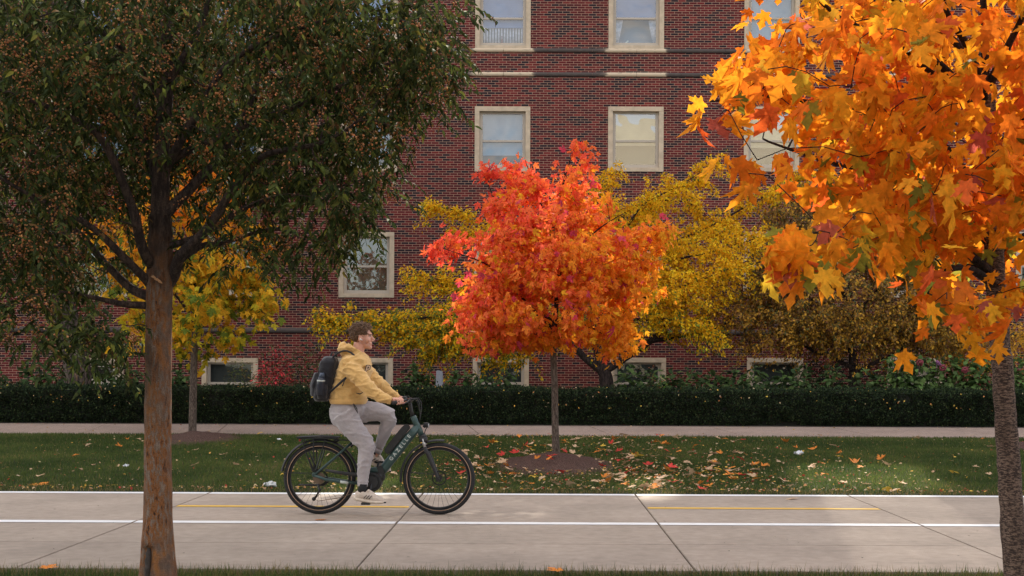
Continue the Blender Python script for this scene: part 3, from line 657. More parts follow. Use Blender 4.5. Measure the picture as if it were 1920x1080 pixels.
BLf = [bl(450, 120, D3, 330, 210, 1.7, 1), bl(680, 90, D3, 190, 110, 1.2, 1.1), bl(820, 20, D3, 70, 70, .6, 1.2), bl(780, 130, D3, 95, 85, .8, 1.1), bl(600, 290, D3, 190, 90, 1.2, 1.1), bl(560, 400, D3, 150, 90, 1.0, 1), bl(650, 430, D3, 80, 60, .6, 1.3), bl(120, 180, D3, 260, 190, 1.6, 1), bl(90, 420, D3, 190, 110, 1.3, .9),
       bl(120, 600, D3 - .4, 130, 60, .8, 1.4), bl(225, 630, D3 - .3, 60, 50, .4, 2.2), bl(150, 640, D3 - .3, 80, 40, .4, 2), bl(30, 500, D3, 100, 100, .9, 1), bl(440, 450, D3 + .2, 110, 70, .6, 1.6), bl(430, 350, D3, 120, 70, .8, .8), bl(330, -250, D3, 420, 230, 1.9, .42), bl(-150, 150, D3, 160, 260, 1.3, .5), bl(300, 150, D3 + .7, 500, 250, 1.1, .5)]
tg = blob_pts(BLf, 5200, .75)
def visL(p):
    s = F / p[1]; x = VX + p[0] * s; y = VY - (p[2] - CH) * s
    if 262 < x < 335 and y > 300 and p[1] < D3 + .3 and random.random() < .8: return False
    if 330 < x < 400 and 230 < y < 500 and random.random() < .2: return False          # the gap where the maple behind shows
    if 150 < x < 262 and 410 < y < 560 and random.random() < .45: return False
    if 410 < x < 560 and 500 < y and random.random() < .3: return False
    if 60 < x < 140 and 540 < y < 600 and random.random() < .5: return False
    lim = np.interp(y, [0, 110, 180, 250, 300, 350, 430, 470, 505, 540, 560], [880, 872, 850, 815, 775, 750, 700, 680, 620, 520, 330])
    if y < 0 and x > 900 + y * .5: return False
    if y > 655 and not 185 < x < 262: return False
    if y > 690: return False
    if x > 330 and y > 545: return False
    if y >= 0 and x > lim - 8: return False
    if x > 600 and y > 0 and x > lim - 55: return random.random() < .85
    return True
LN_ = np.array([(VX + a_[0] * F / a_[1], VY - (a_[2] - CH) * F / a_[1], a_[1]) for a_ in T.nodes if a_[3] > .012])
def front(p):                                       # the main limbs stay visible through thinner foliage
    s = F / p[1]; x = VX + p[0] * s; y = VY - (p[2] - CH) * s; d = np.hypot(LN_[:, 0] - x, LN_[:, 1] - y); j = d.argmin()
    return not (d[j] < 42 and p[1] < LN_[j, 2] + .1 and random.random() < .62)
tg = np.array([p for p in tg if visL(p) and front(p)])
T.grow(tg[rng.permutation(len(tg))[:1300]], .0022, .012, .05)
K = 14; n = len(tg)
sd = unit(np.stack([rng.normal(0, .7, n), rng.normal(0, .7, n), rng.normal(-.45, .45, n)], 1)); ln = rng.uniform(.12, .26, n)
tt = np.tile(np.linspace(.05, 1, K), n); A = np.repeat(tg, K, 0); S = np.repeat(sd, K, 0); LN = np.repeat(ln, K)
pos = A + S * (tt * LN)[:, None] + np.array([0, 0, -1]) * (tt ** 2 * LN * .35)[:, None]
side = np.tile(np.where(np.arange(K) % 2, 1, -1), n)[:, None]; perp = unit(np.cross(S, np.array([0, 0, 1.])))
tip = S * .6 + perp * side * .8 + rng.normal(0, .28, pos.shape); tip[:, 2] -= .45
nrm = rng.normal(0, .45, pos.shape) + np.array([0, -.1, 1.])
Cc0 = pick([(.046, .064, .022), (.072, .092, .028), (.12, .14, .035), (.03, .042, .018), (.20, .20, .04), (.15, .09, .04)], [34, 28, 12, 16, 4, 6], len(pos), .2)
V, Fc, Cc = leaves(*LANCE, pos, tip, nrm, rng.uniform(.042, .074, len(pos)), Cc0, bend=rng.normal(-.15, .15, len(pos)))
wd = MB(); c_ = P(283, 1052, D3); wd.ell((c_.x + .006, D3 - .088, c_.z - .02), (.020, .018, .15), Matrix.Rotation(.08, 3, 'Y'), 16, 16); wd.v = [tuple(Vector(v_) + Vector(noise.noise_vector(Vector(v_) * 30)) * .010) for v_ in wd.v]; c_ = P(276, 1060, D3); wd.build('trunk_wound', plain('dead_wood', (.05, .04, .036), .9, var=.4, scale=40, bmp=.6), t, smooth=True)
fl = MB()
for k, (x_, y_, l_) in enumerate(((296, 520, .035), (303, 525, .045), (308, 529, .03))): c_ = P(x_, y_, D3); fl.tube([(c_.x - l_ / 2, D3 - .092, c_.z), (c_.x, D3 - .106, c_.z - .004), (c_.x + l_ / 2, D3 - .10, c_.z - .014)], [.003, .010, .003], 5, ell=(1, .5))
fl.build('bark_flake', plain('pale_bark', (.45, .24, .12), .8), t)
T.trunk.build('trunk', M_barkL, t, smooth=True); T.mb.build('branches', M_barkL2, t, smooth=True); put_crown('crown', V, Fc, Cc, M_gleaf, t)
nf = 48000; fi = rng.integers(0, len(tg), nf // 9); Fp = np.repeat(tg[fi], 9, 0) + rng.normal(0, .032, (len(fi) * 9, 3)) + np.array([0, 0, -.03])
cl = np.array([noise.noise(Vector(p) * 1.2) for p in Fp]); Fp = Fp[cl > -.2]
OCT = ([(0, 0, .5), (.5, 0, 0), (0, .5, 0), (-.5, 0, 0), (0, -.5, 0), (0, 0, -.5)], [(0, 1, 2), (0, 2, 3), (0, 3, 4), (0, 4, 1), (5, 2, 1), (5, 3, 2), (5, 4, 3), (5, 1, 4)])
V, Fc, Cc = leaves(*OCT, Fp, rng.normal(size=Fp.shape), rng.normal(size=Fp.shape), rng.uniform(.010, .019, len(Fp)), pick([(.50, .22, .09), (.32, .13, .055), (.62, .32, .15)], [5, 3, 2], len(Fp), .2))
o = put_crown('seed_clusters', V, Fc, Cc, M_dull, t)

# ---- far trees with small leaves
def small_tree(t, T, arms, blobs, nt_, per, spread, size, pal, wts, m=M_dull, barkm=M_barkD, greenfn=None, twig=.004, tpl=DIAM, gap=None):
    tg = []
    for pts_, r_, D, w_ in arms:
        q = [P(x, y, D + dz) for x, y, dz in pts_]
        Lg = sum((q[i + 1] - q[i]).length for i in range(len(q) - 1)); nn = int(w_ * Lg * 12)
        for k in range(nn):
            u = random.random() * (len(q) - 1); i = int(u); p = q[i].lerp(q[i + 1], u - i); rr = r_ * D / F * (1 - .55 * u / (len(q) - 1))
            tg.append(p + Vector((random.gauss(0, rr * .7), random.gauss(0, rr), random.gauss(0, rr * .75))))
        T.limb(q, list(np.linspace(.035, .006, len(q))), 6)
    tg = np.array([tuple(x) for x in tg]).reshape(-1, 3)
    if nt_: tg = np.vstack([tg, blob_pts(blobs, nt_, .7)])
    if gap: tg = np.array([p for p in tg if gap(p)])
    T.grow(tg, twig, .02)
    n = len(tg) * per; cen_ = tg.mean(0); od = tg - cen_; od[:, 2] *= .35; od = unit(unit(od) * .8 + rng.normal(0, .55, od.shape)); ln_ = rng.uniform(1.6, 4.2, len(tg)) * spread
    tt_ = rng.uniform(-.3, 1, n); A_ = np.repeat(od * ln_[:, None], per, 0)
    pos = np.repeat(tg, per, 0) + A_ * tt_[:, None] + rng.normal(0, spread * .30, (n, 3)) - np.array([0, 0, 1]) * (np.maximum(tt_, 0) ** 2 * np.repeat(ln_, per) * .45)[:, None]
    tip = unit(A_) * .4 + rng.normal(0, .6, (n, 3)); tip[:, 2] -= .5; nrm = rng.normal(0, .45, (n, 3)) + np.array([0, -.55, .8])
    Cc0 = pick(pal, wts, n, .18)
    if greenfn: Cc0 = greenfn(pos, Cc0)
    V, Fc, Cc = leaves(*tpl, pos, tip, nrm, rng.uniform(size * .7, size * 1.2, n), Cc0)
    T.trunk.build('trunk', barkm, t, smooth=True); T.mb.build('branches', barkm, t, smooth=True); put_crown('crown', V, Fc, Cc, m, t)

D4 = 31.0; b4 = P(1137, 745, D4)
t = thing('ornamental_tree', 'spreading yellow leaved tree behind the hedge, reaching out on both sides of the red maple', 'tree', (b4.x, b4.y, .43))
T = Tree(); T.limb([Vector((b4.x, b4.y, .2)), P(1137, 715, D4), P(1130, 695, D4)], [.22, .17, .14], 12, trunk=True)
T.limb([P(1130, 697, D4), P(1170, 672, D4), P(1220, 640, D4), P(1260, 600, D4), P(1290, 560, D4)], [.12, .09, .07, .05, .03], 10); T.limb([P(1130, 697, D4), P(1090, 665, D4), P(1050, 620, D4), P(1000, 560, D4), P(940, 480, D4)], [.11, .08, .06, .04, .02], 10)
T.limb([P(1130, 697, D4), P(1110, 600, D4), P(1130, 480, D4), P(1150, 380, D4)], [.10, .07, .05, .02], 8); T.limb([P(1220, 640, D4), P(1330, 620, D4), P(1370, 600, D4)], [.06, .03, .01], 8)
arms = [([(1150, 480, 0), (1200, 390, -.5), (1270, 350, -.8), (1345, 305, -1)], 18, D4, 1.9), ([(1130, 450, 0), (1120, 370, 0), (1150, 325, .3)], 20, D4, 1.7), ([(1200, 480, 0), (1330, 425, .4), (1420, 375, .6), (1510, 332, .8)], 22, D4, 2.2),
        ([(1210, 500, 0), (1340, 470, -.8), (1440, 440, -1)], 34, D4, 3), ([(1200, 560, 0), (1300, 530, -1), (1400, 490, -1.4)], 30, D4, 2.6), ([(1190, 600, 0), (1260, 600, -.8), (1335, 625, -1.3)], 26, D4, 2.6),
        ([(1000, 500, 0), (900, 410, 0), (808, 386, -.2)], 9, D4, 1.4), ([(960, 480, 0), (890, 440, 0), (828, 440, -.2)], 8, D4, 1.2), ([(1000, 560, 0), (890, 530, -.5), (775, 522, -.8)], 22, D4, 2.4),
        ([(1000, 610, 0), (870, 590, -1), (760, 600, -1.6), (690, 605, -1.8), (600, 600, -2)], 20, D4, 2.2), ([(980, 640, 0), (860, 620, -1.2), (740, 625, -1.8)], 22, D4, 2.6), ([(1150, 420, 0), (1210, 380, .5), (1290, 380, .8), (1340, 420, 1)], 22, D4, 1.8), ([(1000, 660, 0), (880, 650, -.6), (800, 665, -.8)], 20, D4, 1.8)]
def gy(pos, c):
    n = len(pos); s = F / pos[:, 1]; y = VY - (pos[:, 2] - CH) * s; x = VX + pos[:, 0] * s
    g = rng.random(n) < np.clip((y - 520) / 420 + (x < 900) * .16, .03, .36)
    c[g] = np.array((.16, .22, .04)) * rng.uniform(.6, 1.5, (g.sum(), 1)); return c
small_tree(t, T, arms, [bl(1060, 520, D4, 150, 110, 1.6), bl(880, 600, D4, 110, 55, 1.2), bl(1250, 560, D4, 120, 80, 1.5), bl(1180, 430, D4, 70, 60, 1.0)], 420, 46, .15, .088,
           [(.95, .56, .02), (.92, .50, .02), (.86, .50, .03), (.95, .62, .03), (.60, .44, .03)], [30, 24, 16, 12, 10], M_leaf, M_barkD, gy)

D5 = 31.2; b5 = P(1600, 730, D5)
t = thing('ornamental_tree', 'low spreading tree with small olive brown and rust leaves behind the hedge at the right', 'tree', (b5.x, b5.y, .43))
T = Tree(); T.limb([Vector((b5.x, b5.y, .2)), P(1601, 700, D5), P(1597, 640, D5), P(1592, 560, D5)], [.17, .12, .10, .07], 12, trunk=True)
for q in ([(1600, 692), (1560, 670), (1520, 655), (1470, 620)], [(1602, 700), (1640, 680), (1690, 655), (1700, 610), (1760, 560)], [(1596, 640), (1550, 590), (1500, 540)], [(1596, 600), (1650, 540), (1720, 480)], [(1592, 560), (1600, 460), (1590, 390)], [(1594, 570), (1540, 480), (1520, 410)]):
    T.limb([P(x, y, D5 + random.uniform(-.6, .6)) for x, y in q], list(np.linspace(.06, .015, len(q))), 8)
def gb(pos, c):
    s = F / pos[:, 1]; x = VX + pos[:, 0] * s; y = VY - (pos[:, 2] - CH) * s; n = len(pos)
    g = (rng.random(n) < np.clip((y - 480) / 350, 0, .5)); c[g] = np.array((.52, .29, .04)) * rng.uniform(.5, 1.4, (g.sum(), 1)); 
    g = (x > 1800) & (y > 570) & (rng.random(n) < .6); c[g] = np.array((.62, .32, .03)) * rng.uniform(.6, 1.2, (g.sum(), 1)); return c
small_tree(t, T, [], [bl(1600, 540, D5, 200, 110, 2.3), bl(1570, 430, D5, 140, 95, 1.5, 1.3), bl(1440, 600, D5, 110, 65, 1.4), bl(1740, 600, D5, 130, 70, 1.6), bl(1620, 620, D5, 160, 45, 1.5), bl(1840, 640, D5, 90, 50, 1.2), bl(1700, 460, D5, 110, 80, 1.4), bl(1430, 520, D5 + .3, 80, 60, 1)], 2300, 36, .16, .085,
           [(.24, .14, .05), (.34, .19, .045), (.13, .13, .045), (.48, .27, .04), (.17, .08, .045)], [26, 24, 22, 16, 12], M_dull, M_barkD, gb)

D6 = 30.0; b6 = P(146, 735, D6)
t = thing('oak_tree', 'thick ridged trunk rising behind the left end of the hedge into dark foliage', 'tree', (b6.x, b6.y, .43))
T = Tree()
T.limb([Vector((b6.x, b6.y, .2)), P(144, 690, D6), P(135, 640, D6), P(118, 560, D6), P(105, 450, D6), P(100, 250, D6), P(110, 0, D6)], [.36, .30, .285, .26, .22, .18, .12], 26, seg=10, trunk=True, fn=rough_trunk(.07, 9, .12))
for q in ([(112, 520), (200, 420), (300, 330), (380, 250)], [(105, 430), (20, 340), (-100, 260)], [(100, 300), (200, 180), (330, 60)], [(102, 250), (0, 120), (-90, 0)], [(110, 60), (180, -60), (300, -160)], [(118, 540), (60, 500), (-60, 470)]):
    T.limb([P(x, y, D6 + random.uniform(-.8, .8)) for x, y in q], list(np.linspace(.11, .02, len(q))), 8)
def gapO(p):
    s = F / p[1]; x = VX + p[0] * s; y = VY - (p[2] - CH) * s; return y < 575 and (x < 520)
small_tree(t, T, [], [bl(150, 250, D6, 330, 230, 3.5), bl(100, 0, D6, 420, 220, 4), bl(400, 120, D6, 180, 220, 2.5), bl(60, 470, D6, 200, 80, 2), bl(300, 440, D6, 150, 90, 2), bl(190, 500, D6, 90, 50, 1, 2.5)], 2600, 16, .22, .13,
           [(.05, .075, .03), (.09, .12, .04), (.16, .15, .04), (.30, .16, .04)], [40, 30, 12, 6], M_dull, M_barkO, None, .006, LANCE, gapO)

# ------------------------------------------------------------------ hedge and planting
hz = .30
hb = thing('hedge', 'long low clipped dark green hedge running behind the footpath', 'hedge', (0, 26.7, hz))
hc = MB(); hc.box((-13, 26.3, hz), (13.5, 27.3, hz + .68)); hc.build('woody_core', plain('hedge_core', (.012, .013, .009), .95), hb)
n = 120000
fx = rng.uniform(-13.2, 13.7, n); top = rng.random(n) < .34
hy = np.where(top, rng.uniform(26.2, 27.4, n), 26.24 - rng.gamma(1.5, .018, n)); hh = np.where(top, .69 + rng.gamma(1.5, .014, n), rng.uniform(.0, .71, n))
wv = np.array([noise.noise(Vector((a * 1.3, b_ * 3, c * 2.5))) for a, b_, c in zip(fx, hy, hh)])
wv2 = np.array([noise.noise(Vector((a * 5, b_ * 6, c * 6))) for a, b_, c in zip(fx, hy, hh)]); hh = hh + np.where(top, wv * .09 + wv2 * .05, 0); hy = hy - np.where(top, 0, wv * .13 + wv2 * .09) + np.where(hh < .1, .06, 0)
edge = ~top & (hh > .64); hy[edge] += (hh[edge] - .64) * .8
pos = np.stack([fx, hy, hz + hh], 1)
tip = rng.normal(0, .6, (n, 3)) + np.where(top, 0, -.5)[:, None] * np.array([0, 1, 0]) + np.array([0, 0, .35]); nrm = rng.normal(0, .7, (n, 3)) + np.array([0, -.4, .6])
V, Fc, Cc = leaves(*DIAM, pos, tip, nrm, rng.uniform(.03, .062, n), pick([(.016, .030, .014), (.028, .048, .020), (.055, .078, .032), (.012, .02, .012)], [32, 30, 18, 20], n, .25))
put_crown('foliage', V, Fc, Cc, M_dull, hb)
# little fallen leaves caught on the hedge
n = 260; a_ = rng.random(n) < .5
pos = np.stack([rng.uniform(-12, 12.5, n), np.where(a_, rng.uniform(26.2, 27.2, n), 26.13 - rng.random(n) * .05), hz + np.where(a_, .75, rng.uniform(.35, .72, n))], 1)
V, Fc, Cc = leaves(*OVATE, pos, rng.normal(0, 1, (n, 3)), rng.normal(0, .5, (n, 3)) + np.array([0, -.7, .7]), rng.uniform(.03, .055, n), pick([(.55, .38, .08), (.45, .22, .08), (.5, .40, .25)], [4, 2, 2], n))
tag(put_crown('leaf_litter', V, Fc, Cc, M_dull, None), kind='stuff')

def place_name(px):
    return 'at the far left' if px < 250 else 'behind the brown trunk' if px < 420 else 'behind the cyclist' if px < 880 else 'right of the grey marker'
def plant(px, D, h, wd, nl, size, pal, wts, name, label, cat, group=None, tpl=OVATE, mat=None, stems=True):
    x = P(px, 730, D).x; t = thing(name, label, cat, (x, D, .43), group)
    u = unit(rng.normal(size=(nl, 3))); u[:, 2] = np.abs(u[:, 2]); r = rng.random((nl, 1)) ** .38
    pos = np.array([x, D, .43 + h * .12]) + u * r * np.array([wd / 2, wd / 2, h * .9])
    tip = u + rng.normal(0, .3, (nl, 3)); tip[:, 2] -= .75; nrm = u * .7 + rng.normal(0, .3, (nl, 3)) + np.array([0, -.2, .7])
    V, Fc, Cc = leaves(*tpl, pos, tip, nrm, rng.uniform(size * .6, size * 1.15, nl), pick(pal, wts, nl, .2), bend=rng.normal(-.2, .15, nl))
    put_crown('foliage', V, Fc, Cc, mat or M_gleaf, t)
    s = MB()
    for k in range(7):
        q = pos[rng.integers(0, nl)]; s.tube([(x + random.uniform(-.05, .05), D, .43), ((x + q[0]) / 2, (D + q[1]) / 2, (.43 + q[2]) / 2 + .05), tuple(q)], [.008, .006, .003], 5)
    s.build('stems', M_barkD, t, smooth=True); return t
GR = [(.05, .085, .03), (.075, .12, .04), (.035, .06, .025)]
wdesc = {887: 'below the sill of the basement window left of the red maple trunk'}
spots = [(-10, 'at the far left end of the hedge'), (60, 'left of the thick ridged trunk'), (100, 'just left of the thick ridged trunk'), (205, 'just right of the thick ridged trunk'), (245, 'left of the brown trunk, with a pink flower behind'), (330, 'right of the brown trunk'), (345, 'left of the thin maple trunk'),
         (775, 'left of the grey box post'), (795, 'close beside the grey box post'), (860, 'between the grey box post and the red maple'), (900, 'in front of a basement window left of the red maple'), (940, 'in front of the basement window, near its right side'),
         (1180, 'between the yellow tree trunk and the basement window'), (1225, 'before the basement window right of the yellow tree'), (1262, 'right of the pale green bush'), (1300, 'on bare wall between two basement windows'), (1340, 'left of a basement window at the right'), (1375, 'touching the left jamb of a basement window'),
         (1415, 'in the middle of a basement window, tallest there'), (1470, 'under the right half of a basement window'), (1505, 'at the right jamb of a basement window'), (1560, 'left of the brown tree trunk'), (1625, 'right of the brown tree trunk')]
for px, where in spots:
    plant(px, 28.6 + random.uniform(-.3, .3), random.uniform(.95, 1.15), random.uniform(.65, .85), 330, .15, GR, [4, 3, 3], 'hydrangea', 'broad leaved green shrub ' + where, 'shrub', 'leafy shrubs behind the hedge')
M_bloom = plain('bloom_burgundy', (.20, .035, .05), .8, var=.4, scale=60, bmp=.8); M_pink = plain('bloom_pink', (.26, .10, .22), .8, var=.3, scale=60, bmp=.8)
bl_spots = [(1680, [(1690, 672, 'p')], 'with a narrow purple flower spike by the last basement window'), (1725, [(1725, 680, 'b'), (1757, 681, 'p')], 'with one round burgundy bloom and a purple spike'), (1770, [(1768, 690, 'b')], 'with a round burgundy bloom in the middle of the flowering row'), (1812, [(1809, 694, 'b')], 'with a round burgundy bloom nearest the speckled trunk'), (1848, [], 'with plain green leaves beside the speckled trunk'), (1905, [], 'right of the speckled trunk')]
for px, fl, where in bl_spots:
    t = plant(px, 28.2, 1.38, .95, 520, .15, [(.075, .13, .04), (.11, .18, .055), (.05, .085, .03)], [4, 4, 2], 'hydrangea', 'tall leafy hydrangea ' + where, 'shrub', 'flowering shrubs at the right')
    for fx_, fy_, kd in fl:
        c = P(fx_, fy_, 27.9); f = MB()
        if kd == 'b':
            for k in range(46):
                d = unit(rng.normal(size=(1, 3)))[0]; f.ell(c + Vector(d) * .062, (.022, .022, .022), None, 5, 4)
        else:
            for k in range(30): f.ell(c + Vector((random.gauss(0, .02) + k * .002, random.gauss(0, .02), k * -.003 + .05)), (.017, .017, .017), None, 5, 4)
        f.tube([c, (c.x, c.y + .1, c.z - .3)], .005, 4)
        f.build('flower_head', M_bloom if kd == 'b' else M_pink, t, smooth=True)
for px, py, where in ((165 + 80, 693, 0), (672, 0, 0)): pass
plant(515, 27.9, 1.5, 1.05, 1700, .09, [(.50, .05, .06), (.28, .04, .04), (.06, .07, .03), (.10, .10, .04)], [4, 3, 3, 2], 'barberry_shrub', 'bushy shrub with deep red leaves left of the cyclist backpack', 'shrub', None, DIAM, M_dull)
plant(578, 28.2, 1.6, 1.1, 1500, .085, [(.05, .06, .028), (.10, .05, .03), (.30, .05, .04), (.07, .09, .03)], [5, 3, 1.5, 3], 'barberry_shrub', 'tall twiggy shrub with dark leaves and red berries right behind the cyclist backpack', 'shrub', None, DIAM, M_dull)
plant(450, 28.6, 1.25, .8, 600, .08, [(.10, .12, .04), (.20, .13, .04), (.07, .09, .03)], [5, 2, 3], 'leafy_shrub', 'olive green shrub in front of the basement window by the yellow maple', 'shrub', None, DIAM, M_dull)
plant(1240, 28.0, 1.02, .36, 200, .06, [(.16, .30, .05), (.12, .24, .05), (.45, .12, .05)], [5, 4, 1], 'leafy_shrub', 'small pale green bush on top of the hedge below the right basement window', 'shrub', None, DIAM, M_gleaf)
plant(1222, 28.1, 1.15, .2, 90, .05, [(.35, .12, .06), (.42, .16, .08)], [5, 4], 'leafy_shrub', 'thin rust coloured sprig beside the small pale green bush', 'shrub', None, DIAM, M_dull)
plant(935, 28.0, 1.25, .28, 90, .055, [(.35, .08, .05), (.22, .06, .04)], [5, 4], 'leafy_shrub', 'thin dark red sprig in front of the basement window left of the red maple', 'shrub', None, DIAM, M_dull)
x_ = P(1560, 700, 33.5)
plant(1555, 33.5, 2.2, 2.6, 5200, .07, [(.018, .028, .014), (.03, .04, .02), (.012, .018, .012)], [4, 3, 3], 'evergreen_shrub', 'large nearly black evergreen shrub against the wall behind the brown tree', 'shrub', None, DIAM, M_dull)
plant(1665, 33.3, 1.6, 1.6, 2600, .07, [(.018, .028, .014), (.03, .04, .02), (.012, .018, .012)], [4, 3, 3], 'evergreen_shrub', 'smaller dark evergreen shrub between the brown tree trunk and the last basement window', 'shrub', None, DIAM, M_dull)
g_ = thing('utility_post', 'grey slanted metal post standing behind the hedge near the cyclist handlebar', 'post', (P(823, 715, 28).x, 28, .43))
q = MB(); c = P(823, 715, 28); s_ = 28 / F
q.prism([(c.x - 7 * s_, .40), (c.x + 10 * s_, .40), (c.x + 7 * s_, CH - 3 * s_ - 4 * s_ + .0), (c.x - 2 * s_, CH - 5 * s_), (c.x - 5 * s_, CH - 6 * s_)], 27.93, 28.07); q.build('housing', plain('grey_metal', (.24, .25, .28), .5, .3), g_, bevel=.01)
q = MB(); q.box((c.x - 3 * s_, 27.915, .8), (c.x + 4 * s_, 27.928, 1.05)); q.build('cover_plate', plain('grey_metal_dark', (.16, .17, .19), .5, .3), g_)

# mulch rings
def mound(px, D, rx, ry, h, label):
    c = P(px, 800, D); N = 40; R = 14; V = [(c.x, D, gz(D) + h)]; Fc = []
    for j in range(1, R + 1):
        for i in range(N):
            a = 2 * PI * i / N; r = j / R; wob = 1 + .10 * noise.noise(Vector((math.cos(a) * 2, math.sin(a) * 2, px * .1)))
            x = c.x + rx * r * wob * math.cos(a); y = D + ry * r * wob * math.sin(a)
            V.append((x, y, gz(y) + h * (math.cos(PI * r) * .5 + .5) + .025 * noise.noise(Vector((x * 7, y * 7, 0))) * (1 if j < R else 0) + .012 - (.03 if j == R else 0)))
    for i in range(N): Fc.append((0, 1 + i, 1 + (i + 1) % N))
    for j in range(R - 1):
        for i in range(N): a = 1 + j * N + i; b_ = 1 + j * N + (i + 1) % N; Fc.append((a, a + N, b_ + N, b_))
    me = bpy.data.meshes.new('mulch_ring'); me.from_pydata(V, [], Fc); o = link('mulch_ring', me, M_mulch); tag(o, label, 'mulch ring'); return o
mound(1040, 18.3, .95, 1.55, .16, 'brown mulch mound around the foot of the red maple')
mound(368, 22.6, .82, 1.3, .12, 'dark mulch mound around the foot of the yellow maple on the left')
mound(1935, 21.5, .5, .9, .1, 'small mulch patch at the right edge behind the speckled trunk')

# ------------------------------------------------------------------ fallen leaves: 300 as things, the rest as litter
cols_f = {'pale tan': [(.55, .38, .24)], 'orange': [(.75, .26, .05)], 'red': [(.58, .06, .05)], 'yellow': [(.72, .48, .08)]}
fmesh = {}
for cn, cv in cols_f.items():
    for v_ in range(4):
        r1 = random.uniform(-.5, .5)
        V, Fc, Cc = leaves(*MAPLE, np.array([[0., -.5, .0]]), np.array([[0, 1., 0]]), np.array([[0, 0, 1.]]), np.array([1.]), np.array(cv) * random.uniform(.8, 1.2), bend=np.array([r1]))
        V[:, 2] += .12 * np.sin(V[:, 0] * 4 + v_ * 1.7) + .12 * np.abs(V[:, 0]) * (v_ % 3) ; V[:, 2] -= V[:, 2].min()
        me = np_mesh('fallen_leaf', V, Fc, 3, Cc); me.materials.append(M_dull); fmesh[(cn, v_)] = me
def lawn_pt():
    while True:
        u = random.random()
        if u < .40: x = random.gauss(1.3, 2.0); y = random.uniform(15.1, 23.6)
        elif u < .62: x = random.gauss(1.9, 1.0); y = random.gauss(16.6, 1.0)
        elif u < .72: x = random.gauss(-.6, .6); y = random.uniform(16, 19)
        else: x = random.uniform(-8, 8.5); y = random.uniform(15.1, 23.9)
        if not 15.05 < y < 23.9: continue
        px = VX + x * F / y
        if -20 < px < 1940: return x, y, px
for k in range(300):
    x, y, px = lawn_pt()
    wts = [.56, .24, .14, .06] if px > 850 else [.72, .16, .03, .09]
    cn = random.choices(list(cols_f), wts)[0]; sz = random.uniform(.08, .135) if px > 850 or random.random() < .3 else random.uniform(.05, .10)
    strip_n = 'near the path' if y < 17 else 'in the middle' if y < 20.3 else 'near the footpath'
    zone = 'left part of the lawn' if px < 520 else 'lawn behind the bicycle' if px < 900 else 'lawn around the red maple' if px < 1330 else 'right part of the lawn'
    o = bpy.data.objects.new('fallen_leaf', fmesh[(cn, random.randrange(4))]); C.objects.link(o)
    mz = .14 if (abs(x - .29) < .6 and abs(y - 18.4) < 1) else 0
    o.location = (x, y, gz(y) + .035 + mz); o.scale = (sz, sz, sz * .7); o.rotation_euler = (random.gauss(.05, .22), random.gauss(0, .22), random.random() * 6.28)
    tag(o, f'{cn} maple leaf fallen {strip_n} on the {zone}', 'leaf', f'{cn} leaves {strip_n} on the {zone}')
def one_leaf(px, py, cn, sz, label, D=None, z=None, group=None):
    D = D or F * CH / (py - VY); p = P(px, py, D); o = bpy.data.objects.new('fallen_leaf', fmesh[(cn, 1)]); C.objects.link(o)
    o.location = (p.x, D, .006 if z is None else z); o.scale = (sz, sz, sz * .22); o.rotation_euler = (0.1, 0, random.random() * 6); tag(o, label, 'leaf', group)
one_leaf(602, 977, 'orange', .11, 'small orange leaf lying on the white line below the rear wheel')
one_leaf(1485, 934, 'pale tan', .14, 'single tan leaf lying on the path just inside the far edge line')
one_leaf(75, 916, 'orange', .22, 'large tan leaf lying against the path edge at the left', z=.03)
one_leaf(214, 918, 'yellow', .09, 'tiny yellow leaf at the path edge left of the brown trunk', z=.03)
one_leaf(1040, 1075, 'orange', .12, 'orange leaf in the near verge grass at the bottom of the picture', z=.03); one_leaf(92, 1074, 'orange', .12, 'orange leaf in the near verge grass at bottom left', z=.03)
N = 2600; xs_, ys_ = [], []
for k in range(N): x, y, px = lawn_pt(); xs_.append(x); ys_.append(y)
for k in range(600): xs_.append(random.uniform(-7, 8)); ys_.append(15.02 + abs(random.gauss(0, .12)))
for k in range(260): xs_.append(random.uniform(-12, 12)); ys_.append(random.choice([random.uniform(25.75, 26.0), random.uniform(24.0, 25.8)]))
pos = np.stack([xs_, ys_, [gz(v) + (.045 if v < 24 else .02) for v in ys_]], 1); n = len(pos)
V, Fc, Cc = leaves(*OVATE, pos, rng.normal(0, 1, (n, 3)) * np.array([1, 1, .3]), rng.normal(0, .4, (n, 3)) + np.array([0, 0, 1.]), rng.uniform(.02, .05, n), pick([(.5, .36, .22), (.42, .24, .10), (.6, .36, .08), (.35, .06, .04)], [6, 3, 3, 2], n))
tag(put_crown('leaf_litter', V, Fc, Cc, M_dull, None), kind='stuff')
n = 90; pos = np.stack([rng.uniform(-5, 5.5, n), rng.uniform(9.4, 14.7, n), np.full(n, .006)], 1)
V, Fc, Cc = leaves(*OVATE, pos, rng.normal(0, 1, (n, 3)) * np.array([1, 1, .1]), np.tile([0, 0, 1.], (n, 1)), rng.uniform(.01, .03, n), pick([(.16, .13, .1), (.2, .22, .06), (.08, .07, .06)], [4, 1, 3], n)); V[:, 2] = np.maximum(V[:, 2], .0045)
tag(put_crown('path_debris', V, Fc, Cc, M_dull, None), kind='stuff')

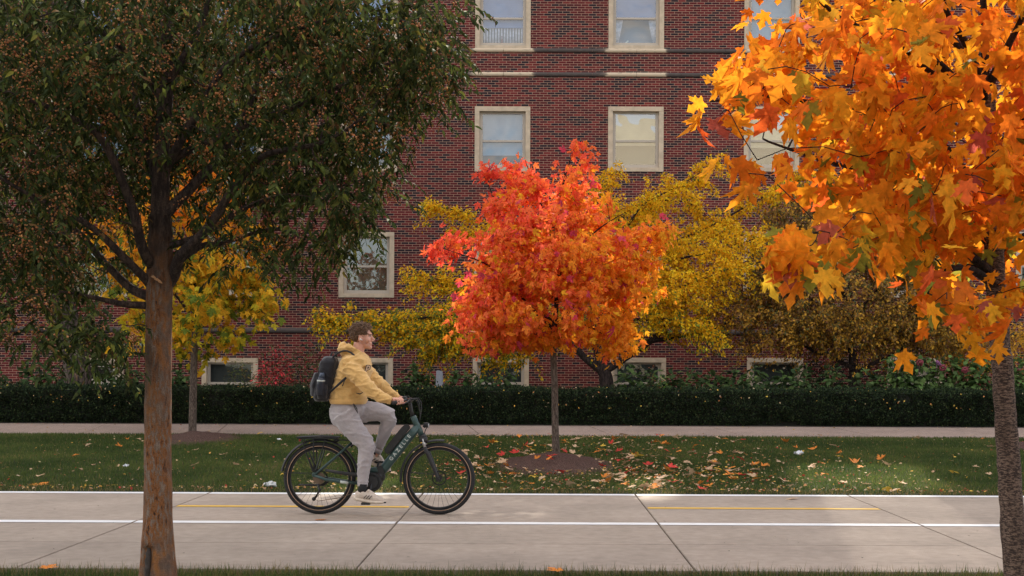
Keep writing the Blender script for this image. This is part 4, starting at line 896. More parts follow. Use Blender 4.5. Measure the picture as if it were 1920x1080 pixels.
# litter
M_plas = plain('clear_plastic', (.45, .47, .47), .25, 0, .6, .3, 20)
def crumple(px, py, D, s, label, mat, cat='litter', flat=.6, name='plastic_litter'):
    z0 = gz(D); p = P(px, py, D); q = MB(); q.ell((p.x, D, z0 + s * flat * .5 + .03), (s, s * .6, s * flat * .6), None, 14, 10)
    q.v = [tuple(Vector(v) + Vector(noise.noise_vector(Vector(v) * (2.2 / s))) * s * .6) for v in q.v]
    o = q.build(name, mat, smooth=False); tag(o, label, cat)
crumple(507, 914, 15.35, .07, 'crumpled clear plastic lying on the grass behind the rear wheel', M_plas)
M_paper = plain('white_paper', (.75, .76, .8), .7)
crumple(1498, 847, 20.0, .075, 'crumpled white paper lying on the right part of the lawn', M_paper, flat=.4, name='paper_litter'); crumple(236, 879, 17.6, .04, 'small white paper scrap on the grass left of the brown trunk', M_paper, name='paper_litter'); crumple(523, 827, 22.2, .03, 'tiny white paper scrap at the back of the lawn above the rear wheel', M_paper, name='paper_litter')
#@@RIDER@@
# ------------------------------------------------------------------ bicycle
DB = 12.8; PXM = F / DB
M_green = plain('frame_paint_green', (.035, .070, .068), .35, .25, .5, .06, 3)
M_blk = plain('black_plastic', (.018, .018, .02), .5, 0, .4, .15, 10); M_blkm = plain('black_metal', (.022, .022, .024), .32, .5, .5, .1, 10)
M_tyre = plain('tyre_rubber', (.02, .02, .022), .8, 0, .3, .2, 60, .4); M_tan = plain('reflective_stripe', (.34, .22, .15), .5)
M_steel = plain('steel', (.45, .45, .46), .3, .9, .5, .1); M_sprk = plain('cassette_brown', (.16, .11, .08), .4, .7, .5, .2)
M_redl = plain('red_lens', (.35, .02, .02), .3); M_lens = plain('clear_lens', (.5, .52, .54), .15); M_letter = plain('decal_white', (.48, .52, .50), .5)
wr, wf_ = P(599.5, 896, DB), P(823, 897.3, DB)
zr = .361; wr.z = zr; wf_.z = zr
def B(px, py, dy=0.0):                              # a point of the bicycle's own plane, dy to the side (minus = towards the camera)
    p = P(px, py, DB); return Vector((p.x, DB + dy, p.z))
bike = thing('bicycle', 'dark green step through electric bicycle ridden along the path, with a black rear rack', 'bicycle', ((wr.x + wf_.x) / 2, DB, 0))
def ring(c, R, r, n=72, m=10, a0=0, a1=2 * PI, flat=1.0):
    q = MB(); full = abs(a1 - a0 - 2 * PI) < 1e-6; N = n if full else n + 1
    for i in range(N):
        a = a0 + (a1 - a0) * i / n
        for k in range(m):
            b_ = 2 * PI * k / m; rr = R + r * math.cos(b_)
            q.v.append((c.x + rr * math.cos(a), c.y + r * flat * math.sin(b_), c.z + rr * math.sin(a)))
    for i in range(n if full else n):
        for k in range(m):
            a = i * m + k; b_ = i * m + (k + 1) % m; j = ((i + 1) % N) * m
            q.f.append((a, b_, j + (k + 1) % m, j + k))
    return q
def wheel(c, rot, front):
    hub = MB(); hub.tube([c + Vector((0, -.055, 0)), c + Vector((0, -.03, 0)), c + Vector((0, .03, 0)), c + Vector((0, .055, 0))], [.03, .022, .022, .03], 16)
    w_ = hub.build('wheel', M_blkm, bike, smooth=False)
    q = ring(c, .333, .0275, 96, 12)
    q.v = [(v[0], v[1], v[2]) for v in q.v]
    for k in range(0, 96):                          # tread knobs
        a = 2 * PI * k / 96
        for s in (-1, 0, 1):
            aa = a + (.03 if s == 0 else 0); p = c + Vector((math.cos(aa), 0, math.sin(aa))) * (.3595 if s == 0 else .353) + Vector((0, s * .014, 0)); q.ell(p, (.0035, .0035, .0035), None, 4, 3)
    q.build('tyre', M_tyre, w_, smooth=True)
    q = MB()
    N = 96
    for i in range(N):
        a, b_ = 2 * PI * i / N, 2 * PI * (i + 1) / N
        for s in (-1, 1):
            y = c.y + s * .0262
            pts = [(c.x + R_ * math.cos(t_), y - s * (R_ - .318) * .28 * (1 if R_ > .318 else -1), c.z + R_ * math.sin(t_)) for R_, t_ in ((.3165, a), (.3235, a), (.3235, b_), (.3165, b_))]
            q.quad(*pts)
    q.build('reflective_stripe', M_tan, w_)
    ring(c, .2975, .0125, 96, 8, flat=1.15).build('rim', M_blkm, w_, smooth=True)
    q = MB()
    for k in range(32):
        a = 2 * PI * k / 32 + rot; s = 1 if k % 2 else -1; o = a + (.5 if (k // 2) % 2 else -.5)
        q.tube([c + Vector((.024 * math.cos(o), s * .03, .024 * math.sin(o))), c + Vector((.29 * math.cos(a), 0, .29 * math.sin(a)))], .0013, 4)
    q.build('spokes', M_blkm, w_)
    ring(c + Vector((0, .041, 0)), .068, .006, 40, 6, flat=.2).build('brake_disc', M_blkm, w_)
wheel(wr, .1, False); wheel(wf_, .17, True)
def tb(name, pts, rad, m, n=12, parent=None, ell=None, smooth=True):
    return MB().tube(pts, rad, n, ell=ell).build(name, m, parent or bike, smooth=smooth)
# frame
fr = MB()
fr.tube([B(774.5, 780), B(779, 791), B(786, 806), B(791, 817)], [.030, .031, .031, .029], 18)
fr.tube([B(784, 799), B(768, 818), B(745, 847), B(722, 876), B(716, 884)], [.040, .044, .046, .046, .044], 18, ell=(1.0, .85))
fr.tube([B(718, 884), B(705, 882), B(692, 882), B(684, 884)], [.040, .036, .030, .028], 14)
fr.tube([B(692, 884), B(681, 856), B(668, 828), B(664, 819)], [.026, .021, .019, .019], 14)
for s in (-1, 1):
    fr.tube([B(664, 826, s * .02), B(640, 848, s * .055), B(612, 872, s * .07), B(593, 889, s * .07)], [.012, .011, .011, .012], 10)
    fr.tube([B(592, 890, s * .07), B(612, 898, s * .068), B(645, 903, s * .05), B(690, 906, s * .04)], [.014, .015, .016, .018], 10)
fr.ell(B(592, 889, -.07), (.026, .006, .026)); fr.ell(B(592, 889, .07), (.026, .006, .026))
fb = fr.build('frame', M_green, bike, smooth=True)
tb('stay_decal', [B(640, 902, -.069), B(655, 904.5, -.064)], [.0135, .0135], M_letter, 10)
# writing along the down tube
cu = bpy.data.curves.new('t', 'FONT'); cu.body = 'GAZELLE'; cu.size = .050; cu.extrude = .0006; cu.space_character = 1.75; cu.align_x = 'CENTER'; cu.align_y = 'CENTER'; cu.offset = .0012
to = bpy.data.objects.new('t', cu); C.objects.link(to); dg = bpy.context.evaluated_depsgraph_get(); dg.update(); tm = bpy.data.meshes.new_from_object(to.evaluated_get(dg)); bpy.data.objects.remove(to)
a_, b_ = B(716, 884), B(784, 799); an = math.atan2(b_.z - a_.z, b_.x - a_.x); mid = B(751, 839, -.043)
tm.transform(Matrix.Translation(mid) @ Matrix.Rotation(-an, 4, 'Y') @ Matrix.Rotation(PI / 2, 4, 'X')); link('lettering', tm, M_letter, bike, False)
# battery, motor and guards
q = MB(); d_ = (b_ - a_).normalized(); nn = Vector((-d_.z, 0, d_.x)); c0 = B(726, 821)
poly = []
for (u, v) in ((-.175, -.036), (-.19, -.015), (-.18, .028), (-.12, .036), (.10, .036), (.15, .030), (.175, .008), (.165, -.036)):
    p = B(745.5, 821.5) + d_ * u + nn * v; poly.append((p.x, p.z))
q.prism(poly, DB - .035, DB + .035); q.build('battery', M_blk, bike, bevel=.008)
q = MB(); c = B(699, 903); q.tube([c + Vector((0, -.075, 0)), c + Vector((0, -.07, 0)), c + Vector((0, .06, 0)), c + Vector((0, .07, 0))], [.075, .095, .095, .08], 28); q.tube([c + Vector((0, -.088, 0)), c + Vector((0, -.075, 0))], [.062, .066], 28)
q.ell(B(711, 893), (.065, .06, .06)); mot = q.build('motor', M_blk, bike, smooth=False)
ring(B(699, 903, -.079), .079, .004, 40, 6).build('motor_trim', M_blkm, mot, smooth=True)
q = MB(); q.prism([(B(708, 874).x, B(708, 874).z), (B(716, 872).x, B(716, 872).z), (B(722, 883).x, B(722, 883).z), (B(720, 894).x, B(720, 894).z), (B(711, 890).x, B(711, 890).z)], DB - .048, DB + .048); q.build('hinge_cover', M_blk, bike, bevel=.006)
tb('chain_guard', [B(612, 880, -.085), B(640, 885, -.085), B(672, 889, -.085), B(690, 891, -.085)], [.012, .017, .021, .02], M_blk, 10, ell=(1, .45))
tb('chain', [B(598, 912, -.05), B(602, 924, -.05), B(592, 935, -.05), B(598, 938.5, -.05), B(640, 932, -.05), B(690, 914, -.06)], .0035, M_sprk, 5)
q = MB()
for k in range(7): c = wr + Vector((0, -.035 - k * .004, 0)); q.tube([c, c + Vector((0, -.002, 0))], .062 - k * .0055, 24)
q.build('cassette', M_sprk, bike)
q = MB(); q.tube([B(598, 906, -.075), B(602, 918, -.08), B(592, 934, -.075)], [.012, .009, .011], 8); q.tube([B(591, 934, -.083), B(591, 934, -.067)], .020, 14); q.tube([B(602, 917, -.083), B(602, 917, -.067)], .017, 14); q.build('derailleur', M_blkm, bike, smooth=True)
tb('kickstand', [B(616, 902, .085), B(604, 911, .10), B(575, 911, .10), B(556, 911, .10)], [.010, .011, .010, .009], M_blkm, 8)
bb = B(699, 904)
for s, (px, py) in ((-1, (690, 941)), (1, (708, 868))):
    e = B(px, py, s * .10); ck = MB(); ck.tube([bb + Vector((0, s * .08, 0)), e], [.016, .011], 10, ell=(1, .6)); ck = ck.build('crank', M_blkm, bike, smooth=True)
    pd = MB(); pe = e + Vector((0, s * .055, 0)); pd.box((pe.x - .045, pe.y - .045, pe.z - .010), (pe.x + .045, pe.y + .045, pe.z + .010)); pd.tube([e, pe], .007, 6); pd.build('pedal', M_blk, ck, bevel=.003)
# fork, mudguards, lights
fk = MB(); fk.tube([B(790.5, 816), B(794, 822)], [.036, .040], 16); fk.box((B(794, 824).x - .035, DB - .085, B(794, 824).z - .022), (B(794, 824).x + .035, DB + .085, B(794, 824).z + .022))
for s in (-1, 1): fk.tube([B(797, 838, s * .07), B(803, 850, s * .068), B(812, 872, s * .062), B(821, 893, s * .058), B(823, 898, s * .056)], [.020, .021, .018, .015, .018], 12)
fkb = fk.build('fork', M_blk, bike, smooth=True)
for s in (-1, 1): tb('stanchion', [B(794, 822, s * .07), B(798, 840, s * .07)], [.0165, .0165], M_steel, 12, parent=fkb)
q = MB(); q.tube([B(823, 898, -.06), B(823, 898, -.078)], .014, 10); q.box((B(819, 893).x, DB - .06, B(819, 893).z - .012), (B(819, 893).x + .045, DB + .075, B(819, 893).z + .02)); q.build('brake_caliper', M_blkm, bike)
def guard(c, R, a0, a1, name):
    q = MB(); N = 40; sec = [(-.034, -.012), (-.028, 0), (0, .006), (.028, 0), (.034, -.012)]
    for th in (0, -.004):
        for i in range(N + 1):
            a = math.radians(a0 + (a1 - a0) * i / N)
            for y, dr in sec: rr = R + dr + th; q.v.append((c.x + rr * math.cos(a), c.y + y, c.z + rr * math.sin(a)))
    for t in range(2):
        for i in range(N):
            for k in range(4): o = t * (N + 1) * 5 + i * 5 + k; q.f.append((o, o + 1, o + 6, o + 5))
    o2 = (N + 1) * 5
    for i in range(N):
        for k in (0, 4): a = i * 5 + k; q.f.append((a, a + 5, a + 5 + o2, a + o2))
    return q.build(name, M_blk, bike, smooth=True)
g1 = guard(wr, .388, 8, 170, 'mudguard'); g2 = guard(wf_, .388, 82, 186, 'mudguard')
for s in (-1, 1):
    tb('stay', [B(529.5, 886, s * .02), B(592, 888, s * .075)], .0025, M_blkm, 5, parent=g1); tb('stay', [B(752, 884, s * .02), B(819, 890, s * .06)], .0025, M_blkm, 5, parent=g2)
hl = MB(); hl.tube([B(794, 801), B(798, 797), B(803, 797.5)], [.013, .024, .024], 14); hl.ell(B(799, 794), (.032, .026, .010)); hl.tube([B(801, 800), B(797, 808), B(795, 820)], .005, 6); hlo = hl.build('headlight', M_blk, bike, smooth=True)
tb('lens', [B(803, 797.5), B(804.3, 797.6)], [.021, .019], M_lens, 14, parent=hlo)
rk = MB()
rk.box((B(560, 820).x, DB - .055, B(560, 821.5).z - .006), (B(634, 820).x, DB + .055, B(560, 819).z - .002))
for s in (-1, 1):
    rk.tube([B(558, 819.5, s * .065), B(600, 817.5, s * .07), B(636, 820, s * .065)], .0065, 6)
    rk.tube([B(568, 823, s * .065), B(578, 852, s * .085), B(590, 884, s * .085)], .006, 6); rk.tube([B(590, 822, s * .07), B(591, 855, s * .087), B(592, 884, s * .085)], .0075, 6); rk.tube([B(612, 824, s * .07), B(603, 855, s * .087), B(594, 884, s * .085)], .006, 6)
    rk.tube([B(578, 851, s * .085), B(591, 880, s * .086)], .006, 6)
rk.ell(B(631, 826), (.03, .03, .018)); rk.tube([B(630, 824, -.04), B(663, 826, -.02)], .006, 6)
rko = rk.build('rack', M_blkm, bike); tb('rear_light', [B(561, 824), B(564, 824.5)], [.018, .02], M_redl, 12, parent=rko)
# seat
tb('seat_post', [B(664, 821), B(661, 812), B(656, 800)], [.018, .019, .016], M_blk, 12)
q = MB(); q.tube([B(664, 829, -.02), B(664, 829, .02)], .028, 14); q.tube([B(658, 838, 0), B(676, 818, 0), B(683, 858, 0), B(690, 868)], [.012, .016, .02, .02], 8); q.build('suspension_cover', M_blk, bike, smooth=True)
q = MB(); q.ell(B(641, 795), (.10, .085, .026)); q.tube([B(641, 795), B(660, 795), B(677, 796)], [.05, .036, .02], 12, ell=(1, .55)); q.build('saddle', M_blk, bike, smooth=True)
# bars
st = MB(); st.tube([B(774, 781), B(771, 770), B(769, 757), B(766, 750)], [.020, .019, .018, .017], 12); st.tube([B(766, 750), B(770, 749)], [.022, .022], 12); sto = st.build('stem', M_blk, bike, smooth=True)
hb_ = MB()
for s in (-1, 1):
    hb_.tube([B(768, 749, 0), B(769, 748, s * .10), B(766, 748.5, s * .20), B(756, 750.5, s * .27), B(744, 754, s * .345)], .0115, 10)
hbo = hb_.build('handlebar', M_blkm, bike, smooth=True)
for s in (-1, 1):
    tb('grip', [B(760, 749.8, s * .245), B(752, 752, s * .295), B(743.4, 754.2, s * .347)], [.017, .019, .019], M_blk, 14, parent=hbo)
    lv = MB(); lv.tube([B(768, 749, s * .19), B(772, 749, s * .21), B(768, 753, s * .26), B(761, 757, s * .30)], [.012, .010, .006, .005], 8); lv.build('brake_lever', M_blkm, hbo, smooth=True)
q = MB(); q.box((B(757, 744).x, DB - .04, B(757, 746).z - .0), (B(768, 744).x, DB + .03, B(757, 742).z)); q.build('display', M_blk, hbo, bevel=.006)
q = MB(); q.ell(B(762, 746, -.17), (.028, .022, .022)); q.ell(B(771, 752, -.15), (.02, .03, .02)); q.build('switch', M_blkm, hbo, smooth=True)
q = MB()
for k, (dx, s) in enumerate(((0, -.16), (1.5, -.10), (3, .12), (-1, .16))):
    q.tube([B(771, 748, s), B(780 + dx, 747, s * .9), B(785 + dx, 754, s * .7), B(787 + dx, 766, s * .4), B(788, 780, s * .2), B(786, 794, 0)], .0035, 6)
q.build('cables', M_blk, bike, smooth=True)

# ------------------------------------------------------------------ the rider
M_skin, n, b = nmat('skin', .5, .4); b.inputs['Subsurface Weight'].default_value = .15; b.inputs['Subsurface Radius'].default_value = (.02, .008, .004)
n.links.new(ramp(n, noisef(n, 22, 3), [(.35, (.56, .28, .205)), (.65, (.66, .36, .265))]), b.inputs['Base Color'])
def cloth(name, col, fine=500, rough=.9):
    m, n, b = nmat(name, rough, .12); b.inputs['Sheen Weight'].default_value = .25
    f = noisef(n, 9, 4); f2 = noisef(n, fine, 2)
    c = ramp(n, f, [(.3, tuple(x * .88 for x in col)), (.7, tuple(min(1, x * 1.1) for x in col))]); c = mixc(n, .5, c, ramp(n, f2, [(.35, (.8, .8, .8)), (.65, (1.15, 1.15, 1.15))]), 'MULTIPLY')
    n.links.new(c, b.inputs['Base Color']); bump(n, b, noisef(n, 24, 4, sc=(1, 1, 1.6)), .5, .012); return m
M_hood = cloth('hoodie_fleece', (.66, .41, .155)); M_pant = cloth('jogger_grey', (.365, .335, .35)); M_bag = cloth('backpack_nylon', (.02, .02, .025), 200, .6)
M_strap = plain('strap_black', (.02, .02, .024), .7); M_shoe = plain('shoe_mesh', (.55, .47, .41), .75, var=.1, scale=80); M_sole = plain('shoe_sole', (.60, .52, .44), .6); M_sock = plain('sock_black', (.012, .012, .014), .9)
M_hairm, n, b = nmat('hair_brown', .55, .35); n.links.new(ramp(n, noisef(n, 60, 3), [(.3, (.085, .048, .030)), (.7, (.25, .145, .085))]), b.inputs['Base Color'])
M_eye = plain('eye_white', (.7, .68, .66), .2); M_iris = plain('iris', (.05, .04, .035), .2); M_brow = plain('brow', (.17, .095, .065), .8); M_lip = plain('lip', (.42, .15, .12), .5)
rider = thing('person', 'curly haired cyclist in a yellow hoodie and grey joggers riding the green bicycle', 'person', (B(650, 800).x, DB, 0))
def R(px, py, dy): return Vector((P(px, py, DB + dy)))
bd = MB()
# head: 0.24 m tall, facing +x, turned slightly to the camera
HC = R(680.5, 632.5, 0); yaw = Matrix.Rotation(math.radians(-6), 3, 'Z')
def H(x, y, z): return HC + yaw @ Vector((x, y, z))
bd.ell(H(-.022, 0, .035), (.096, .076, .092), None, 20, 14); bd.ell(H(.018, 0, -.01), (.070, .066, .10), None, 18, 12)
bd.ell(H(.040, 0, -.072), (.050, .046, .042), None, 16, 10); bd.ell(H(.070, 0, -.100), (.024, .024, .020), None, 12, 8)      # jaw, chin
bd.ell(H(.066, 0, .032), (.026, .052, .020), None, 12, 8)                                                                      # brow ridge
bd.tube([H(.082, 0, .018), H(.100, 0, -.008), H(.114, 0, -.029)], [.009, .011, .014], 10); bd.ell(H(.098, .012, -.034), (.012, .010, .009)); bd.ell(H(.098, -.012, -.034), (.012, .010, .009))
bd.ell(H(.080, 0, -.062), (.013, .024, .009)); bd.ell(H(.078, 0, -.075), (.013, .022, .009)); bd.ell(H(.070, 0, -.060), (.024, .034, .022))
for s in (-1, 1):
    bd.ell(H(.052, s * .042, -.025), (.034, .024, .034)); bd.ell(H(-.012, s * .072, -.012), (.020, .010, .034)); bd.ell(H(-.006, s * .076, -.035), (.011, .008, .015))
bd.tube([R(663, 684, 0), R(668, 668, 0), R(673, 652, 0), R(675, 643, 0)], [.085, .066, .060, .060], 16)
# trunk and limbs inside the clothes
bd.tube([R(652, 775, 0), R(652, 745, 0), R(657, 715, 0), R(662, 695, 0), R(665, 680, 0)], [.13, .12, .13, .12, .08], 16, ell=(1, 1.15))
bd.tube([R(658, 688, -.18), R(662, 685, 0), R(672, 688, .18)], [.05, .07, .05], 12)
for pts in ([(656, 690, -.19), (692, 729, -.28), (731, 750, -.31)], [(672, 692, .19), (713, 723, .28), (742, 746, .30)]): bd.tube([R(*p) for p in pts], [.05, .040, .026], 12)
bd.tube([R(650, 776, -.09), R(687, 838, -.12), R(680, 905, -.145), R(678, 930, -.15)], [.07, .050, .030, .030], 12); bd.tube([R(664, 774, .09), R(728, 780, .112), R(710, 843, .14), R(704, 858, .145)], [.055, .045, .028, .028], 12)
def hand(s, wrist, g0, g1):
    """palm behind the bar, four unequal fingers wrapped over it, thumb under"""
    ax = (g1 - g0).normalized(); pc = g0.lerp(g1, .5)
    palm_c = pc + Vector((-.030, 0, .014)); bd.tube([wrist, wrist.lerp(palm_c, .55), palm_c], [.026, .030, .033], 12, ell=(1, .8))
    bd.tube([palm_c - ax * .032, palm_c + ax * .032], [.024, .022], 10)
    for k, (o, L_, r) in enumerate(((-.033, .90, .0092), (-.011, 1.0, .0098), (.012, .95, .0095), (.033, .80, .0082))):
        c = pc + ax * o; up = Vector((0, 0, 1)); fw = Vector((1, 0, 0))
        pts = [c + fw * -.022 + up * .026, c + fw * (.006 * L_) + up * .031, c + fw * (.027 * L_) + up * .016, c + fw * (.030 * L_) + up * -.006, c + fw * (.016 * L_) + up * -.024]
        bd.tube(pts, [r * 1.1, r * 1.12, r, r * .95, r * .8], 9)
    c = pc + ax * (-.045); bd.tube([palm_c - ax * .030 + Vector((0, 0, -.004)), c + Vector((.002, 0, -.018)), c + Vector((.024, 0, -.026)), c + Vector((.040, 0, -.020))], [.013, .0115, .010, .008], 9)
hand(-1, R(735, 751.5, -.315), B(757, 750.5, -.262), B(747, 753.3, -.322)); hand(1, R(744, 747, .30), B(757, 750.5, .262), B(747, 753.3, .322))
body = bd.organic('body', M_skin, rider, .0042, 3)
# face details
for s in (-1, 1):
    e = MB(); e.ell(H(.0775, s * .030, .009), (.0085, .012, .0055)); eo = e.build('eye', M_eye, rider, smooth=True)
    e = MB(); e.ell(H(.0835, s * .0325, .0092), (.0045, .0075, .0058)); e.build('iris', M_iris, eo, smooth=True)
    MB().tube([H(.091, s * .014, .025), H(.088, s * .032, .029), H(.074, s * .050, .024)], [.004, .0045, .002], 6).build('eyebrow', M_brow, rider, smooth=True)
    MB().tube([H(.086, s * .020, .019), H(.084, s * .033, .0195), H(.074, s * .044, .012)], [.0016, .002, .0012], 6).build('eyelid', M_brow, rider, smooth=True)
MB().tube([H(.082, -.023, -.068), H(.0905, -.010, -.0668), H(.0925, 0, -.067), H(.0905, .010, -.0668), H(.082, .023, -.068)], [.0015, .003, .004, .003, .0015], 6).build('lips', M_lip, rider, smooth=True)
# hair: a cap with many small curls
def scalp(th, ph):
    r = Vector((.098, .083, .090)); d = Vector((math.sin(ph) * math.cos(th), math.sin(ph) * math.sin(th), math.cos(ph))); return H(-.024 + d.x * r.x, d.y * r.y, .040 + d.z * r.z), yaw @ d
hr = MB()
hr.ell(H(-.030, 0, .043), (.090, .079, .084), None, 18, 12); hr.ell(H(-.068, 0, .0), (.046, .064, .056), None, 14, 10)
hr.organic('hair_base', M_hairm, rider, .006, 3).name = 'hair'
hc_ = MB(); k = 0
while k < 1100:
    th = random.uniform(-PI, PI); ph = math.acos(random.uniform(-.75, 1)); p, d = scalp(th, ph); lx = (p - HC) @ yaw
    if lx.x > .052 and lx.z < .082: continue
    if lx.x > -.035 and lx.z < .030: continue
    if lx.z < -.060: continue
    k += 1; rr = random.uniform(.006, .013); t1 = d.orthogonal().normalized(); t1.rotate(Matrix.Rotation(random.random() * 6.28, 3, d)); t2 = d.cross(t1)
    hgt = random.uniform(.014, .036) * (1.25 if lx.z > .06 else .75) * (1.2 if lx.x > .02 else 1); turns = random.uniform(.9, 1.7); a0 = random.random() * 6.28
    pts = [p + d * (hgt * j / 7 - .008) + (t1 * math.cos(a0 + turns * 6.28 * j / 7) + t2 * math.sin(a0 + turns * 6.28 * j / 7)) * rr for j in range(8)]
    hc_.tube(pts, [.0034] * 6 + [.0028, .0014], 4)
hc_.build('curls', M_hairm, rider, smooth=True)
# hoodie
def wrinkle(amp, fr, dirn=(1, 1, 1)):
    def fn(co, nr):
        q = Vector((co.x * fr * dirn[0], co.y * fr * dirn[1], co.z * fr * dirn[2])); w_ = Vector(noise.noise_vector(co * 5)) * .35; v = max(0, 1 - abs(noise.noise(q + w_)) * 5.0); v2 = max(0, 1 - abs(noise.noise(q * 1.9 + w_ + Vector((5, 1, 2)))) * 6.0); return co + nr * amp * (v * 1.0 + v2 * .5 - .4)
    return fn
hd = MB()
def sect(rows, n=22):
    """horizontal sections: (py, px_back, px_front, half_width)"""
    base = len(hd.v)
    for (py, xb, xf, hw) in rows:
        c = R((xb + xf) / 2, py, 0); a = (xf - xb) / 2 / PXM
        for k in range(n):
            t = 2 * PI * k / n; cx, sy = math.cos(t), math.sin(t); e = .82
            hd.v.append((c.x + a * math.copysign(abs(cx) ** e, cx), c.y + hw * math.copysign(abs(sy) ** e, sy), c.z))
    m = len(rows)
    for i in range(m - 1):
        for k in range(n): a = base + i * n + k; b_ = base + i * n + (k + 1) % n; hd.f.append((a, b_, b_ + n, a + n))
    hd.f.append(tuple(range(base + n - 1, base - 1, -1))); hd.f.append(tuple(base + (m - 1) * n + k for k in range(n)))
sect([(752, 620, 685, .160), (748, 618, 689, .170), (742, 618, 690, .175), (732, 621, 689, .175), (720, 625, 690, .175), (708, 628, 694, .185), (696, 631, 698, .195), (684, 635, 697, .20), (674, 640, 694, .205), (667, 646, 688, .165), (662, 654, 684, .10), (659, 657, 682, .075)])
def near_arm(pts, rad): hd.tube([R(*p) for p in pts], rad, 16)
near_arm([(655, 687, -.155), (668, 701, -.20), (684, 720, -.245), (697, 734, -.27), (711, 742, -.29), (723, 747.5, -.31), (731, 750, -.315)], [.088, .086, .078, .071, .060, .051, .044])
near_arm([(672, 688, .155), (690, 702, .21), (707, 718, .25), (716, 725, .28), (728, 735, .29), (740, 743, .30), (746, 746.5, .30)], [.085, .082, .075, .068, .058, .050, .044])
hd.ell(R(648, 657, 0), (.078, .125, .060), Matrix.Rotation(math.radians(18), 3, 'Y')); hd.ell(R(643, 650, 0), (.050, .10, .052)); hd.tube([R(650, 650, -.075), R(663, 656, -.092), R(677, 667, -.07), R(688, 675, -.012)], [.034, .032, .028, .022], 12); hd.tube([R(650, 650, .075), R(663, 656, .092), R(677, 667, .07), R(688, 675, .012)], [.034, .032, .028, .022], 12)
hood = hd.organic('hoodie', M_hood, rider, .0085, 5, wrinkle(.011, 7, (.9, .5, 1.9)))
for pts in ([(728.5, 749.5, -.313), (734, 751.5, -.315)], [(742, 745, .30), (747, 747.5, .30)]): MB().tube([R(*p) for p in pts], [.043, .037], 16).build('cuff', M_hood, hood, smooth=True)
q = MB(); q.tube([R(652.5, 750, 0), R(653, 757, 0)], [1, 1], 30); q.v = []; q.f = []
N = 30
for (py, xb, xf, hw) in ((748, 616.5, 690, .176), (751, 618, 689, .177), (757, 620, 686, .170), (757.5, 622, 684, .163)):
    c = R((xb + xf) / 2, py, 0); a = (xf - xb) / 2 / PXM
    for k in range(N): t = 2 * PI * k / N; q.v.append((c.x + a * math.copysign(abs(math.cos(t)) ** .82, math.cos(t)), c.y + hw * math.copysign(abs(math.sin(t)) ** .82, math.sin(t)), c.z))
for i in range(3):
    for k in range(N): a = i * N + k; b_ = i * N + (k + 1) % N; q.f.append((a, b_, b_ + N, a + N))
q.build('waistband', M_hood, hood, smooth=True)
tb('pocket_slit', [R(668, 737, -.176), R(675, 738.5, -.172), R(683, 734.5, -.155)], [.003, .006, .003], M_strap, 8, parent=hood)
# chest emblem: outlined slanted letter on the front of the hoodie
cu = bpy.data.curves.new('t', 'FONT'); cu.body = 'P'; cu.size = .105; cu.extrude = .002; cu.shear = .25; cu.offset = .0075; cu.align_x = 'CENTER'; cu.align_y = 'CENTER'
cu2 = cu.copy(); cu2.offset = .001; cu2.extrude = .003
for cc_, mm_, nm in ((cu, M_strap, 'emblem'), (cu2, plain('emblem_gold', (.55, .38, .25), .7), 'emblem_inlay')):
    to = bpy.data.objects.new('t', cc_); C.objects.link(to); dg = bpy.context.evaluated_depsgraph_get(); dg.update(); tm = bpy.data.meshes.new_from_object(to.evaluated_get(dg)); bpy.data.objects.remove(to)
    tm.transform(Matrix.Translation(R(687.5, 693, -.165)) @ Matrix.Rotation(math.radians(42), 4, 'Z') @ Matrix.Rotation(PI / 2 + .1, 4, 'X')); link(nm, tm, mm_, hood, False)
# trousers
pt = MB()
def leg(pts, rad, ell=None): pt.tube([R(*p) for p in pts], rad, 18, ell=ell)
pt.ell(R(651, 768, 0), (.182, .168, .115)); pt.ell(R(641.5, 780, 0), (.125, .165, .115)); pt.ell(R(653, 755, 0), (.172, .155, .06))
leg([(647, 776, -.085), (657, 796, -.10), (671, 815, -.11), (684, 829, -.115), (688, 840, -.12), (684.5, 860, -.128), (681.5, 884, -.137), (680, 905, -.142)], [.132, .118, .104, .093, .087, .076, .064, .055])
leg([(664, 774, .085), (690, 771, .10), (712, 773, .11), (728, 779, .112), (730, 788, .115), (722, 806, .12), (715.5, 826, .13), (710, 842, .138)], [.13, .108, .094, .088, .080, .068, .052, .044])
pants = pt.organic('joggers', M_pant, rider, .0085, 6, wrinkle(.008, 6, (.9, .5, 1.9)))
MB().tube([R(680.2, 903, -.142), R(679.5, 912, -.145)], [.054, .051], 18).build('ankle_cuff', M_pant, pants, smooth=True); MB().tube([R(710.3, 841, .138), R(706.5, 849, .14)], [.044, .042], 18).build('ankle_cuff', M_pant, pants, smooth=True)
tb('drawstring', [R(662, 757, -.185), R(666, 766, -.190), R(671, 775, -.182), R(669, 766, -.187), R(664, 758, -.186)], .005, M_strap, 6, parent=pants)
